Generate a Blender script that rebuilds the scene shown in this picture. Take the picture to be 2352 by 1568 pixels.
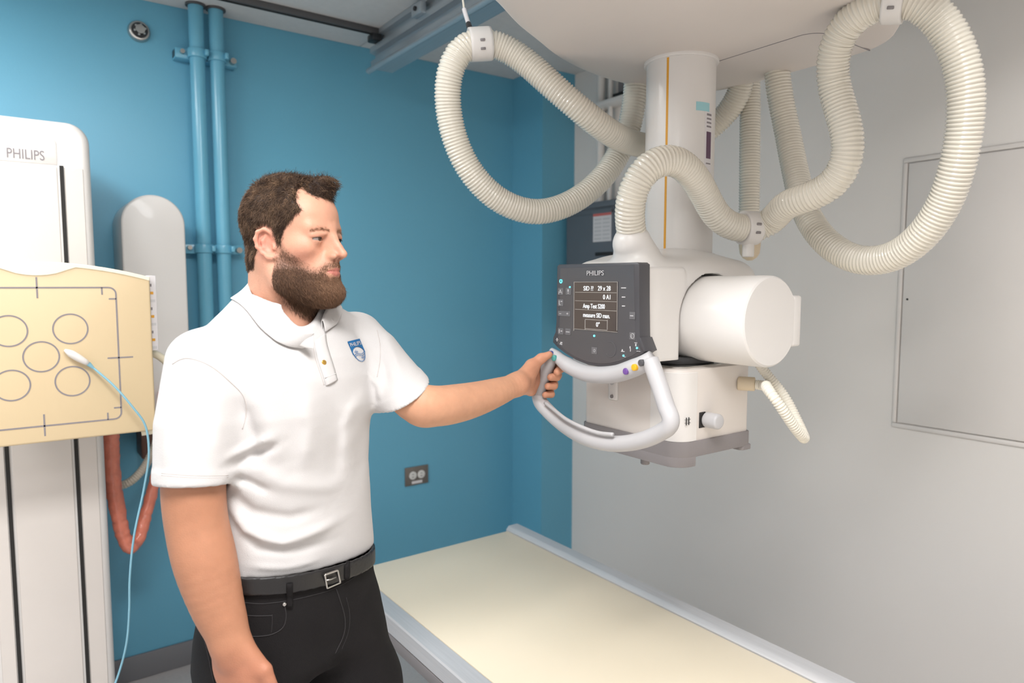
import bpy, bmesh, math, random
import numpy as np
from mathutils import Vector, Matrix, noise as mnoise

for _o in list(bpy.data.objects):
    bpy.data.objects.remove(_o)
SC = bpy.context.scene
COL = SC.collection
PI = math.pi
random.seed(7)
rng = np.random.default_rng(11)

# ------------------------------------------------------------------ camera, light, exposure
HEAD = math.radians(54.1)          # camera heading, counter-clockwise from +X (the blue wall runs along X)
PITCH = math.radians(4.7)          # looking down
FPX = 1591.0                       # focal length in pixels of the 2352 px wide frame
CAMZ = 1.62
cam_data = bpy.data.cameras.new('camera')
cam = bpy.data.objects.new('camera', cam_data)
COL.objects.link(cam)
cam.location = (0, 0, CAMZ)
cam.rotation_euler = (PI / 2 - PITCH, 0, HEAD - PI / 2)
cam_data.sensor_width = 36.0
cam_data.lens = FPX / 2352 * 36.0
cam_data.clip_start = 0.02
cam_data.dof.use_dof = True
cam_data.dof.focus_distance = 1.52
cam_data.dof.aperture_fstop = 3.2
SC.camera = cam

world = bpy.data.worlds.new('world')
SC.world = world
world.use_nodes = True
world.node_tree.nodes['Background'].inputs[0].default_value = (0.9, 0.93, 1.0, 1)
world.node_tree.nodes['Background'].inputs[1].default_value = 0.4

SC.view_settings.view_transform = 'Standard'
SC.view_settings.look = 'None'
SC.view_settings.gamma = 1.0
SC.view_settings.use_curve_mapping = False
SC.view_settings.exposure = 0.0


def area_light(name, loc, sx, sy, power, col=(1, 0.97, 0.93), rot=(0, 0, 0), spread=180):
    l = bpy.data.lights.new(name, 'AREA')
    l.shape = 'RECTANGLE'
    l.size = sx
    l.size_y = sy
    l.energy = power
    l.color = col
    l.spread = math.radians(spread)
    o = bpy.data.objects.new(name, l)
    o.location = loc
    o.rotation_euler = rot
    COL.objects.link(o)
    return o

# recessed ceiling troffers of the room plus an added fill lamp (outside the frame)
area_light('overhead_light', (0.30, 0.30, 2.705), 1.2, 0.6, 69, (1, .99, .98))
area_light('overhead_light', (-0.65, 1.95, 2.705), 0.6, 1.2, 37, (1, .985, .97))
area_light('overhead_light', (-1.9, -0.9, 2.705), 1.2, 0.6, 25, (1, .99, .98))  # added fill lamp, lifts the white wall and the console

# ------------------------------------------------------------------ survey helpers: rays of the photograph meet real planes
RV = Vector((math.cos(HEAD - PI / 2), math.sin(HEAD - PI / 2), 0))
FV = Vector((math.cos(HEAD), math.sin(HEAD), 0))
SP, CP = math.sin(PITCH), math.cos(PITCH)


def ray(px, py):
    v = 784 - py
    return (px - 1176), (FPX * CP + v * SP), (v * CP - FPX * SP)


def onF(px, py, f):
    """point at horizontal forward distance f"""
    a, b, c = ray(px, py)
    t = f / b
    return RV * (a * t) + FV * f + Vector((0, 0, CAMZ + c * t))


def Q(px, py, f):
    """the same point as (right, forward, z)"""
    a, b, c = ray(px, py)
    t = f / b
    return np.array((a * t, f, CAMZ + c * t))


def onX(px, py, X):
    a, b, c = ray(px, py)
    d = RV * a + FV * b
    t = X / d.x
    return Vector((X, d.y * t, CAMZ + c * t))


def onY(px, py, Y):
    a, b, c = ray(px, py)
    d = RV * a + FV * b
    t = Y / d.y
    return Vector((d.x * t, Y, CAMZ + c * t))


def onZ(px, py, Z):
    a, b, c = ray(px, py)
    t = (Z - CAMZ) / c
    d = (RV * a + FV * b) * t
    return Vector((d.x, d.y, Z))

# ------------------------------------------------------------------ materials


def srgb(r, g, b):
    f = lambda c: (c / 255 / 12.92) if c / 255 <= 0.04045 else ((c / 255 + 0.055) / 1.055) ** 2.4
    return (f(r), f(g), f(b), 1)


def mat(name, col, rough=0.5, metal=0.0, noise=0.0, nscale=8.0, bump=0.0, bscale=60.0, spec=0.5, coat=0.0,
        emit=None, estr=0.0, sss=0.0, sheen=0.0, stretch=None, detail=3.0):
    m = bpy.data.materials.new(name)
    m.use_nodes = True
    nt = m.node_tree
    b = nt.nodes['Principled BSDF']
    b.inputs['Base Color'].default_value = col
    b.inputs['Roughness'].default_value = rough
    b.inputs['Metallic'].default_value = metal
    b.inputs['Specular IOR Level'].default_value = spec
    b.inputs['Coat Weight'].default_value = coat
    if sheen:
        b.inputs['Sheen Weight'].default_value = sheen
    if sss:
        b.inputs['Subsurface Weight'].default_value = sss
        b.inputs['Subsurface Radius'].default_value = (1.0, 0.35, 0.2)
        b.inputs['Subsurface Scale'].default_value = 0.008
    if emit:
        b.inputs['Emission Color'].default_value = emit
        b.inputs['Emission Strength'].default_value = estr
    tc = nt.nodes.new('ShaderNodeTexCoord')
    src = tc.outputs['Object']
    if stretch:
        mp = nt.nodes.new('ShaderNodeMapping')
        mp.inputs['Scale'].default_value = stretch
        nt.links.new(src, mp.inputs['Vector'])
        src = mp.outputs['Vector']
    if noise:
        n = nt.nodes.new('ShaderNodeTexNoise')
        n.inputs['Scale'].default_value = nscale
        n.inputs['Detail'].default_value = detail
        nt.links.new(src, n.inputs['Vector'])
        r = nt.nodes.new('ShaderNodeMapRange')
        r.inputs['From Min'].default_value = 0.25
        r.inputs['From Max'].default_value = 0.75
        r.inputs['To Min'].default_value = 1 - noise
        r.inputs['To Max'].default_value = 1 + noise
        nt.links.new(n.outputs['Fac'], r.inputs['Value'])
        mx = nt.nodes.new('ShaderNodeVectorMath')
        mx.operation = 'SCALE'
        mx.inputs[0].default_value = col[:3]
        nt.links.new(r.outputs['Result'], mx.inputs['Scale'])
        nt.links.new(mx.outputs['Vector'], b.inputs['Base Color'])
    if bump:
        n2 = nt.nodes.new('ShaderNodeTexNoise')
        n2.inputs['Scale'].default_value = bscale
        n2.inputs['Detail'].default_value = detail
        nt.links.new(src, n2.inputs['Vector'])
        bp = nt.nodes.new('ShaderNodeBump')
        bp.inputs['Strength'].default_value = bump
        bp.inputs['Distance'].default_value = 0.002
        nt.links.new(n2.outputs['Fac'], bp.inputs['Height'])
        nt.links.new(bp.outputs['Normal'], b.inputs['Normal'])
    return m


M = {}
M['blue'] = mat('blue_paint', srgb(108, 179, 208), 0.33, noise=0.02, nscale=2, bump=0.12, bscale=220, spec=0.45)
M['bluepipe'] = mat('blue_pipe_paint', srgb(110, 180, 208), 0.25, noise=0.03, bump=0.05)
M['white_wall'] = mat('white_wall_paint', srgb(240, 236, 232), 0.6, noise=0.01, nscale=2, bump=0.08, bscale=200)
M['panelwhite'] = mat('white_panel_paint', srgb(238, 233, 229), 0.5, noise=0.01)
M['ceil'] = mat('ceiling_paint', srgb(222, 221, 220), 0.85, noise=0.03, nscale=30, bump=0.2, bscale=300)
M['floor'] = mat('vinyl_floor', srgb(208, 202, 200), 0.4, noise=0.06, nscale=90, detail=6)
M['base'] = mat('grey_baseboard', srgb(128, 128, 132), 0.5, noise=0.03)
M['plastic'] = mat('white_plastic', srgb(228, 225, 222), 0.35, noise=0.008, nscale=4, coat=0.1)
M['matteplastic'] = mat('matt_white_housing', srgb(226, 218, 212), 0.55, noise=0.01)
M['offwhite'] = mat('off_white_cover', srgb(226, 219, 213), 0.42, noise=0.01)
M['hose'] = mat('ivory_hose', srgb(228, 223, 210), 0.17, noise=0.012, nscale=20, coat=0.6)
M['cream'] = mat('cream_panel', srgb(220, 198, 160), 0.45, noise=0.015, nscale=6)
M['creamedge'] = mat('pale_cream_edge', srgb(250, 240, 215), 0.45, noise=0.01)
M['mark'] = mat('grey_marking_ink', srgb(140, 134, 138), 0.6, noise=0.02)
M['table'] = mat('table_laminate', srgb(252, 239, 214), 0.32, noise=0.012, nscale=3)
M['alu'] = mat('brushed_aluminium', srgb(214, 214, 217), 0.40, 0.25, noise=0.05, nscale=6, stretch=(30, 1, 30))
M['alurail'] = mat('rail_aluminium', srgb(186, 194, 200), 0.30, 0.55, noise=0.06, nscale=5, stretch=(30, 1, 30))
M['darkgap'] = mat('dark_gap', srgb(36, 34, 32), 0.7, noise=0.05)
M['darktrack'] = mat('grey_track', srgb(98, 98, 100), 0.5, 0.3, noise=0.05)
M['console'] = mat('console_charcoal', srgb(74, 73, 77), 0.34, noise=0.03, nscale=10)
M['consoleface'] = mat('console_face', srgb(82, 81, 85), 0.28, noise=0.04, nscale=5)
M['screen'] = mat('lcd_screen', srgb(60, 54, 54), 0.16, noise=0.1, nscale=9, emit=srgb(84, 76, 74), estr=0.35)
M['lcdtext'] = mat('lcd_text_lit', srgb(225, 228, 230), 0.5, noise=0.01, emit=srgb(225, 230, 235), estr=0.75)
M['lcdline'] = mat('lcd_line_lit', srgb(150, 145, 140), 0.5, noise=0.01, emit=srgb(170, 165, 160), estr=0.35)
M['print'] = mat('grey_print', srgb(205, 204, 206), 0.5, noise=0.01)
M['key'] = mat('membrane_key', srgb(108, 107, 110), 0.45, noise=0.02)
M['cyan'] = mat('cyan_led', srgb(120, 240, 250), 0.4, noise=0.01, emit=srgb(90, 235, 250), estr=1.6)
M['grip'] = mat('light_grey_grip', srgb(194, 193, 195), 0.42, noise=0.015, nscale=12)
M['gripdark'] = mat('grey_grip', srgb(172, 170, 171), 0.5, noise=0.02, nscale=12)
M['purple'] = mat('purple_button', srgb(116, 82, 158), 0.4, noise=0.02)
M['yellow'] = mat('yellow_button', srgb(246, 184, 40), 0.4, noise=0.02)
M['greybtn'] = mat('charcoal_button', srgb(84, 84, 88), 0.4, noise=0.02)
M['teal'] = mat('teal_button', srgb(86, 166, 160), 0.4, noise=0.02)
M['bluebtn'] = mat('blue_button', srgb(80, 96, 170), 0.4, noise=0.02)
M['greybase'] = mat('mid_grey_base', srgb(136, 131, 132), 0.45, noise=0.02)
M['beige'] = mat('beige_connector', srgb(214, 198, 172), 0.45, noise=0.02)
M['metal'] = mat('bright_metal', srgb(190, 188, 184), 0.25, 0.9, noise=0.04)
M['darkmetal'] = mat('dark_metal', srgb(70, 70, 72), 0.35, 0.7, noise=0.05)
M['coral'] = mat('coral_wrap', srgb(226, 132, 108), 0.3, noise=0.10, nscale=40, bump=0.9, bscale=60, coat=0.4)
M['cablewhite'] = mat('ivory_cable', srgb(226, 220, 204), 0.4, noise=0.02)
M['cableblue'] = mat('light_blue_cable', srgb(136, 188, 208), 0.4, noise=0.02)
M['elec'] = mat('grey_switchboard', srgb(104, 110, 118), 0.45, noise=0.03)
M['yellowline'] = mat('ochre_stripe', srgb(222, 160, 48), 0.5, noise=0.02)
M['tape'] = mat('aqua_tape', srgb(160, 210, 218), 0.5, noise=0.02)
M['paper'] = mat('paper_label', srgb(225, 222, 224), 0.6, noise=0.02)
M['plum'] = mat('plum_print', srgb(96, 70, 92), 0.6, noise=0.05)
M['redprint'] = mat('red_print', srgb(206, 110, 104), 0.6, noise=0.03)
M['blackink'] = mat('black_ink', srgb(40, 38, 38), 0.6, noise=0.03)
M['ledwhite'] = mat('outlet_plastic', srgb(225, 225, 222), 0.4, noise=0.01)
M['outletplate'] = mat('steel_outlet_plate', srgb(122, 116, 110), 0.4, 0.3, noise=0.06, nscale=60)

# ------------------------------------------------------------------ mesh helpers


def link(o, parent=None):
    COL.objects.link(o)
    if parent is not None:
        o.parent = parent
    return o


def obj(name, bm, m, parent=None, smooth=False, angle=None):
    me = bpy.data.meshes.new(name)
    bm.normal_update()
    bm.to_mesh(me)
    bm.free()
    if isinstance(m, (list, tuple)):
        for x in m:
            me.materials.append(x)
    else:
        me.materials.append(m)
    o = bpy.data.objects.new(name, me)
    link(o, parent)
    if smooth:
        me.shade_smooth()
        if angle:
            me.set_sharp_from_angle(angle=math.radians(angle))
    return o


def tag(o, label=None, cat=None, group=None, kind=None):
    if label:
        o['label'] = label
    if cat:
        o['category'] = cat
    if group:
        o['group'] = group
    if kind:
        o['kind'] = kind
    return o


def empty(name, loc, label=None, cat=None, group=None, rz=0.0):
    o = bpy.data.objects.new(name, None)
    o.empty_display_size = 0.05
    o.location = loc
    o.rotation_euler = (0, 0, rz)
    COL.objects.link(o)
    bpy.context.view_layer.update()
    return tag(o, label, cat, group)


def adopt(root, *objs):
    """parent world-space meshes to a root without moving them"""
    mi = (Matrix.Translation(root.location) @ root.rotation_euler.to_matrix().to_4x4()).inverted()
    for o in objs:
        o.data.transform(mi @ o.matrix_basis)
        o.matrix_basis = Matrix.Identity(4)
        o.parent = root


def bm_box(bm, lo, hi, bevel=0.0, seg=2):
    r = bmesh.ops.create_cube(bm, size=1)
    vs = r['verts']
    for v in vs:
        v.co = Vector([lo[i] + (v.co[i] + 0.5) * (hi[i] - lo[i]) for i in range(3)])
    if bevel:
        es = list({e for v in vs for e in v.link_edges})
        bmesh.ops.bevel(bm, geom=es, offset=bevel, segments=seg, profile=0.5, affect='EDGES')


def box(name, lo, hi, m, parent=None, bevel=0.0, seg=2):
    bm = bmesh.new()
    bm_box(bm, lo, hi, bevel, seg)
    return obj(name, bm, m, parent, smooth=bevel > 0, angle=40)


def bm_cyl(bm, p0, p1, r0, r1=None, seg=24, cap=True, bevel=0.0):
    p0, p1 = Vector(p0), Vector(p1)
    r1 = r0 if r1 is None else r1
    d = p1 - p0
    mtx = Matrix.Translation((p0 + p1) / 2) @ d.to_track_quat('Z', 'Y').to_matrix().to_4x4()
    r = bmesh.ops.create_cone(bm, cap_ends=cap, segments=seg, radius1=r0, radius2=r1, depth=d.length, matrix=mtx)
    if bevel:
        es = [e for e in {e for v in r['verts'] for e in v.link_edges} if any(len(f.verts) > 4 for f in e.link_faces)]
        bmesh.ops.bevel(bm, geom=es, offset=bevel, segments=3, profile=0.5, affect='EDGES')


def cyl(name, p0, p1, r0, m, parent=None, r1=None, seg=24, bevel=0.0):
    bm = bmesh.new()
    bm_cyl(bm, p0, p1, r0, r1, seg, True, bevel)
    return obj(name, bm, m, parent, smooth=True, angle=40)


def prism(name, pts, ext, m, parent=None, bevel=0.0, seg=2, bevel_back=True):
    """pts: closed 3D outline, ext: extrusion vector"""
    bm = bmesh.new()
    vs = [bm.verts.new(p) for p in pts]
    f = bm.faces.new(vs)
    ext = Vector(ext)
    bm.normal_update()
    if f.normal.dot(ext) > 0:
        f.normal_flip()
    r = bmesh.ops.extrude_face_region(bm, geom=[f])
    nv = [g for g in r['geom'] if isinstance(g, bmesh.types.BMVert)]
    bmesh.ops.translate(bm, verts=nv, vec=ext)
    # keep the original face as the cap
    bmesh.ops.recalc_face_normals(bm, faces=bm.faces)
    if bevel:
        es = [e for e in bm.edges if any(len(ff.verts) == len(pts) for ff in e.link_faces)]
        if not bevel_back:
            nvs = set(nv)
            es = [e for e in es if not all(v in nvs for v in e.verts)]
        bmesh.ops.bevel(bm, geom=es, offset=bevel, segments=seg, profile=0.5, affect='EDGES')
    return obj(name, bm, m, parent, smooth=True, angle=35)


def catmull(pts, n=12, closed=False):
    pts = [np.asarray(p, float) for p in pts]
    out = []
    N = len(pts)
    rngk = range(N if closed else N - 1)
    for i in rngk:
        if closed:
            p0, p1, p2, p3 = pts[i - 1], pts[i], pts[(i + 1) % N], pts[(i + 2) % N]
        else:
            p1, p2 = pts[i], pts[i + 1]
            p0 = pts[i - 1] if i > 0 else 2 * p1 - p2
            p3 = pts[i + 2] if i + 2 < N else 2 * p2 - p1
        # centripetal
        t0 = 0.0
        t1 = t0 + max(np.linalg.norm(p1 - p0), 1e-6) ** 0.5
        t2 = t1 + max(np.linalg.norm(p2 - p1), 1e-6) ** 0.5
        t3 = t2 + max(np.linalg.norm(p3 - p2), 1e-6) ** 0.5
        for k in range(n):
            t = t1 + (t2 - t1) * k / n
            a1 = (t1 - t) / (t1 - t0) * p0 + (t - t0) / (t1 - t0) * p1
            a2 = (t2 - t) / (t2 - t1) * p1 + (t - t1) / (t2 - t1) * p2
            a3 = (t3 - t) / (t3 - t2) * p2 + (t - t2) / (t3 - t2) * p3
            b1 = (t2 - t) / (t2 - t0) * a1 + (t - t0) / (t2 - t0) * a2
            b2 = (t3 - t) / (t3 - t1) * a2 + (t - t1) / (t3 - t1) * a3
            out.append((t2 - t) / (t2 - t1) * b1 + (t - t1) / (t2 - t1) * b2)
    if not closed:
        out.append(pts[-1])
    return np.array(out)


def resample(P, step):
    d = np.r_[0, np.cumsum(np.linalg.norm(np.diff(P, axis=0), axis=1))]
    n = max(2, int(round(d[-1] / step)) + 1)
    s = np.linspace(0, d[-1], n)
    return np.stack([np.interp(s, d, P[:, k]) for k in range(P.shape[1])], 1), s


def smooth_path(P, it=3):
    P = P.copy()
    for _ in range(it):
        P[1:-1] = 0.25 * P[:-2] + 0.5 * P[1:-1] + 0.25 * P[2:]
    return P


def tube_mesh(P, R, seg=16, cap=True):
    """P (n,3) centre line, R (n,) or (n,2) radii -> verts, faces"""
    n = len(P)
    T = np.gradient(P, axis=0)
    T /= np.linalg.norm(T, axis=1)[:, None]
    N = np.zeros_like(P)
    a = np.array([0, 0, 1.0]) if abs(T[0, 2]) < 0.9 else np.array([1.0, 0, 0])
    v = np.cross(T[0], a)
    v /= np.linalg.norm(v)
    for i in range(n):
        v = v - T[i] * v.dot(T[i])
        v /= np.linalg.norm(v)
        N[i] = v
    B = np.cross(T, N)
    R = np.asarray(R, float)
    if R.ndim == 0:
        R = np.full(n, float(R))
    if R.ndim == 1:
        R = np.stack([R, R], 1)
    th = np.linspace(0, 2 * PI, seg, endpoint=False)
    V = P[:, None] + N[:, None] * (np.cos(th)[None, :, None] * R[:, 0][:, None, None]) + B[:, None] * (np.sin(th)[None, :, None] * R[:, 1][:, None, None])
    V = V.reshape(-1, 3)
    i, j = np.meshgrid(np.arange(n - 1), np.arange(seg), indexing='ij')
    j2 = (j + 1) % seg
    F = np.stack([i * seg + j, i * seg + j2, (i + 1) * seg + j2, (i + 1) * seg + j], -1).reshape(-1, 4)
    faces = F.tolist()
    if cap:
        faces.append(list(range(seg))[::-1])
        faces.append(list(range((n - 1) * seg, n * seg)))
    return V, faces


def mesh_obj(name, V, F, m, parent=None, smooth=True, angle=None):
    me = bpy.data.meshes.new(name)
    me.from_pydata([tuple(v) for v in V], [], F if isinstance(F, list) else F.tolist())
    me.validate()
    for x in (m if isinstance(m, (list, tuple)) else [m]):
        me.materials.append(x)
    o = bpy.data.objects.new(name, me)
    link(o, parent)
    if smooth:
        me.shade_smooth()
        if angle:
            me.set_sharp_from_angle(angle=math.radians(angle))
    return o


def tube(name, pts, r, m, parent=None, seg=14, step=0.01, cat=True):
    P = catmull([tuple(p) for p in pts], 10) if cat else np.array([tuple(p) for p in pts])
    P, s = resample(P, step)
    V, F = tube_mesh(P, r, seg)
    return mesh_obj(name, V, F, m, parent, True, 50)


def corrugated(name, pts, R, m, parent=None, pitch=0.0082, amp=0.0034, seg=24, start=0.0, end=0.0):
    P = catmull([tuple(p) for p in pts], 14)
    P, _ = resample(P, 0.012)
    P = smooth_path(P, 6)
    P, s = resample(P, pitch / 5)
    ph = (s / pitch) % 1.0
    prof = np.where(ph < 0.2, 0.0, np.sin((ph - 0.2) / 0.8 * PI) ** 0.6)
    rad = R - amp + amp * prof
    V, F = tube_mesh(P, rad, seg)
    return mesh_obj(name, V, F, m, parent, True)


def text(name, body, origin, xdir, ydir, size, m, parent=None, align='LEFT', depth=0.0004, squeeze=1.0, offset=0.0, shear=0.0):
    cu = bpy.data.curves.new(name, 'FONT')
    cu.body = body
    cu.size = size
    cu.align_x = align
    cu.extrude = depth
    cu.offset = offset
    cu.space_character = 1.0
    cu.resolution_u = 4
    tmp = bpy.data.objects.new(name, cu)
    COL.objects.link(tmp)
    bpy.context.view_layer.update()
    dg = bpy.context.evaluated_depsgraph_get()
    me = bpy.data.meshes.new_from_object(tmp.evaluated_get(dg))
    bpy.data.objects.remove(tmp)
    bpy.data.curves.remove(cu)
    x = Vector(xdir).normalized()
    y = Vector(ydir).normalized()
    z = x.cross(y)
    mt = Matrix.Translation(origin) @ Matrix((x, y, z)).transposed().to_4x4() @ Matrix.Diagonal((squeeze, 1, 1, 1))
    me.transform(mt)
    me.materials.clear()
    me.materials.append(m)
    o = bpy.data.objects.new(name, me)
    return link(o, parent)

# ------------------------------------------------------------------ the room
WY = 3.12            # blue wall plane
WX = 2.48            # white wall plane
CZ = 2.73
PX = 2.262           # return of the blue wall
PYC = 2.857
BACKY, LEFTX = -2.2, -2.6


def struct(o):
    o['kind'] = 'structure'
    return o

struct(box('floor', (LEFTX - .1, BACKY - .1, -0.1), (WX + .1, WY + .1, 0), M['floor']))
struct(box('wall_back', (LEFTX - .1, WY, 0), (PX, WY + 0.1, CZ), M['blue']))
wp = struct(box('wall_pillar', (PX, PYC, 0), (WX, WY + 0.1, CZ), M['blue']))
struct(box('wall_right', (WX, BACKY, 0), (WX + 0.1, WY + 0.1, CZ), M['white_wall']))
struct(box('wall_left', (LEFTX - 0.1, BACKY, 0), (LEFTX, WY, CZ), M['white_wall']))
struct(box('wall_front', (LEFTX - 0.1, BACKY - 0.1, 0), (WX + .1, BACKY, CZ), M['white_wall']))
ceil = struct(box('ceiling', (LEFTX - .1, BACKY - .1, CZ + 0.012), (WX + .1, WY + .1, CZ + 0.1), M['darktrack']))
# ceiling panels lie along the wall, one strip between the wall and the dark track, broad ones inside
TRY = 2.863
k = 0
for y0, y1 in ((BACKY, -0.95), (-0.95, 0.3), (0.3, 1.58), (1.58, TRY), (TRY, WY)):
    for x0, x1 in ((LEFTX, -1.33), (-1.33, -0.1), (-0.1, 1.38), (1.38, WX)):
        box('ceiling_panel', (x0 + .0015, y0 + .0015, CZ - 0.004), (x1 - .0015, y1 - .0015, CZ + 0.011), M['ceil'], ceil, 0.002, 1)
bb = struct(box('baseboard_back', (LEFTX, WY - 0.012, 0), (PX, WY, 0.105), M['base'], None, 0.004))
struct(box('baseboard_right', (WX - 0.012, BACKY, 0), (WX, PYC, 0.105), M['base'], None, 0.004))

# dark slotted track across the ceiling
tr = empty('ceiling_track', (0.2, TRY, CZ), 'dark grey slotted track running across the ceiling near the blue wall', 'track')
adopt(tr, box('channel', (-1.6, TRY - 0.016, CZ - 0.03), (1.40, TRY + 0.016, CZ - 0.004), M['darktrack'], None, 0.003),
      box('slot', (-1.6, TRY - 0.006, CZ - 0.0325), (1.33, TRY + 0.006, CZ - 0.0295), M['darkgap']),
      box('end_clamp', (1.315, TRY - 0.03, CZ - 0.062), (1.36, TRY + 0.03, CZ - 0.031), M['darkmetal'], None, 0.006))

# aluminium rail running towards the camera
RX = 1.40
rl = empty('ceiling_rail', (RX, 1.0, CZ), 'ridged aluminium rail under the ceiling that ends at the blue wall', 'rail')
prof = [(-.05, 0), (.05, 0), (.05, -.02), (.03, -.025), (.03, -.055), (.055, -.06), (.055, -.085), (.03, -.09), (.03, -.112),
        (.052, -.118), (.052, -.15), (-.052, -.15), (-.052, -.118), (-.03, -.112), (-.03, -.09), (-.055, -.085), (-.055, -.06),
        (-.03, -.055), (-.03, -.025), (-.05, -.02)]
rend = 2.93
rb = prism('rail_beam', [(RX + a, rend, CZ - .006 + b) for a, b in prof], (0, -4.6, 0), M['alurail'])
rt = cyl('rail_rod', (RX - .06, rend + .01, CZ - .166), (RX - .06, -1.6, CZ - .166), .012, M['alurail'], seg=12)
adopt(rl, rb, rt)
for yy in (2.45, 1.9):
    cl = box('rail_bracket', (RX - .078, yy - .03, CZ - .075), (RX - .052, yy + .05, CZ - .03), M['alurail'], None, .006)
    bl = cyl('bolt', (RX - .078, yy + .01, CZ - .05), (RX - .085, yy + .01, CZ - .05), .009, M['darkmetal'], seg=10)
    adopt(rl, cl)
    adopt(rl, bl)

# ------------------------------------------------------------------ blue pipes on the blue wall
pipes = []
for nm, xx, lab in (('conduit_pipe', 0.652, 'left one of the two blue vertical pipes on the blue wall'),
                    ('conduit_pipe', 0.727, 'right one of the two blue vertical pipes, nearer the man')):
    e = empty(nm, (xx, 3.04, 0), lab, 'pipe', 'blue pipes on the blue wall')
    adopt(e, cyl('pipe_run', (xx, 3.04, 0.0), (xx, 3.04, CZ - 0.004), 0.0285, M['bluepipe'], seg=28))
    adopt(e, cyl('ceiling_collar', (xx, 3.04, CZ - .012), (xx, 3.04, CZ - 0.004), 0.038, M['darktrack'], seg=28))
    for zz in (2.535, 1.765, 0.75):
        c = cyl('pipe_clamp', (xx, 3.04, zz - .018), (xx, 3.04, zz + .018), 0.0365, M['bluepipe'], seg=28, bevel=.004)
        lug = box('clamp_lug', (xx + .020, 2.992, zz - .012), (xx + .034, 3.02, zz + .012), M['bluepipe'], None, .003)
        adopt(e, c)
        adopt(e, lug)
        lug.parent = c
for zz, w in ((2.535, 'upper'), (1.765, 'middle'), (0.75, 'lower')):
    e = empty('strut_bracket', (0.69, 3.10, zz), '%s blue strut bracket holding the two blue pipes' % w, 'bracket')
    s = box('strut', (0.575, 3.062, zz - .02), (0.81, WY, zz + .02), M['bluepipe'], None, .004)
    g1 = box('strut_opening', (0.5735, 3.07, zz - .012), (0.580, 3.11, zz + .012), M['darkmetal'])
    b1 = cyl('bolt', (0.60, 3.045, zz + .004), (0.60, 3.062, zz + .004), .009, M['metal'], seg=10)
    b2 = cyl('bolt', (0.79, 3.035, zz - .002), (0.79, 3.062, zz - .002), .012, M['metal'], seg=10)
    adopt(e, s, g1, b1, b2)

# round chrome wall device
c0 = onY(319, 73, WY)
e = empty('wall_sprinkler', (c0.x, WY - .001, c0.z), 'small round chrome sprinkler head high on the blue wall', 'sprinkler')
adopt(e, cyl('escutcheon', (c0.x, WY, c0.z), (c0.x, WY - .02, c0.z), .042, M['metal'], r1=.036, seg=32, bevel=.004),
      cyl('recess', (c0.x, WY - .0195, c0.z), (c0.x, WY - .022, c0.z), .029, M['darkmetal'], seg=28),
      cyl('deflector', (c0.x, WY - .021, c0.z), (c0.x, WY - .04, c0.z), .008, M['metal'], r1=.017, seg=12))
for kk in range(6):
    a = kk * PI / 3 + .3
    adopt(e, box('tooth', (c0.x + .019 * math.cos(a) - .004, WY - .036, c0.z + .019 * math.sin(a) - .004),
                 (c0.x + .019 * math.cos(a) + .004, WY - .022, c0.z + .019 * math.sin(a) + .004), M['metal'], None, .001, 1))

# outlet
c0 = onY(956, 1091, WY)
e = empty('wall_outlet', (c0.x, WY, c0.z), 'steel plate with a duplex outlet low on the blue wall', 'outlet')
adopt(e, box('cover_plate', (c0.x - .067, WY - .008, c0.z - .048), (c0.x + .067, WY, c0.z + .048), M['outletplate'], None, .003))
for s in (-1, 1):
    ou = cyl('socket', (c0.x + s * .024, WY - .0075, c0.z + .004), (c0.x + s * .024, WY - .013, c0.z + .004), .021, M['ledwhite'], seg=24, bevel=.002)
    adopt(e, ou)
    for q in (-1, 1):
        sl = box('pin_slot', (c0.x + s * .024 - .006, WY - .0135, c0.z + .004 + q * .007 - .0012), (c0.x + s * .024 + .004, WY - .0128, c0.z + .004 + q * .007 + .0012), M['blackink'])
        adopt(e, sl)
        sl.parent = ou
adopt(e, box('outlet_label', (c0.x - .03, WY - .0088, c0.z - .040), (c0.x + .03, WY - .008, c0.z - .026), M['paper']))

# ------------------------------------------------------------------ white wall: access panel, switchboard, conduits
a0 = onX(2070, 372, WX - .02)
e = empty('wall_access_panel', (WX, 0.6, 1.1), 'large flush white access panel on the white wall at the right', 'panel')
yR, yL, zB, zT = 0.1, a0.y, 1.125, 2.045
fr = []
w = .016
for lo, hi in (((WX - .008, yR, zT - w), (WX, yL, zT)), ((WX - .008, yR, zB), (WX, yL, zB + w)),
               ((WX - .008, yL - w, zB + w), (WX, yL, zT - w)), ((WX - .008, yR, zB + w), (WX, yR + w, zT - w))):
    fr.append(box('frame_strip', lo, hi, M['panelwhite'], None, .005))
adopt(e, *fr)
adopt(e, box('panel_face', (WX - .010, yR + w + .004, zB + w + .004), (WX, yL - w - .004, zT - w - .004), M['panelwhite'], None, .003))
adopt(e, cyl('screw', (WX - .0095, yL - w - .02, 1.57), (WX - .012, yL - w - .02, 1.57), .0035, M['blackink'], seg=8))

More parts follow.
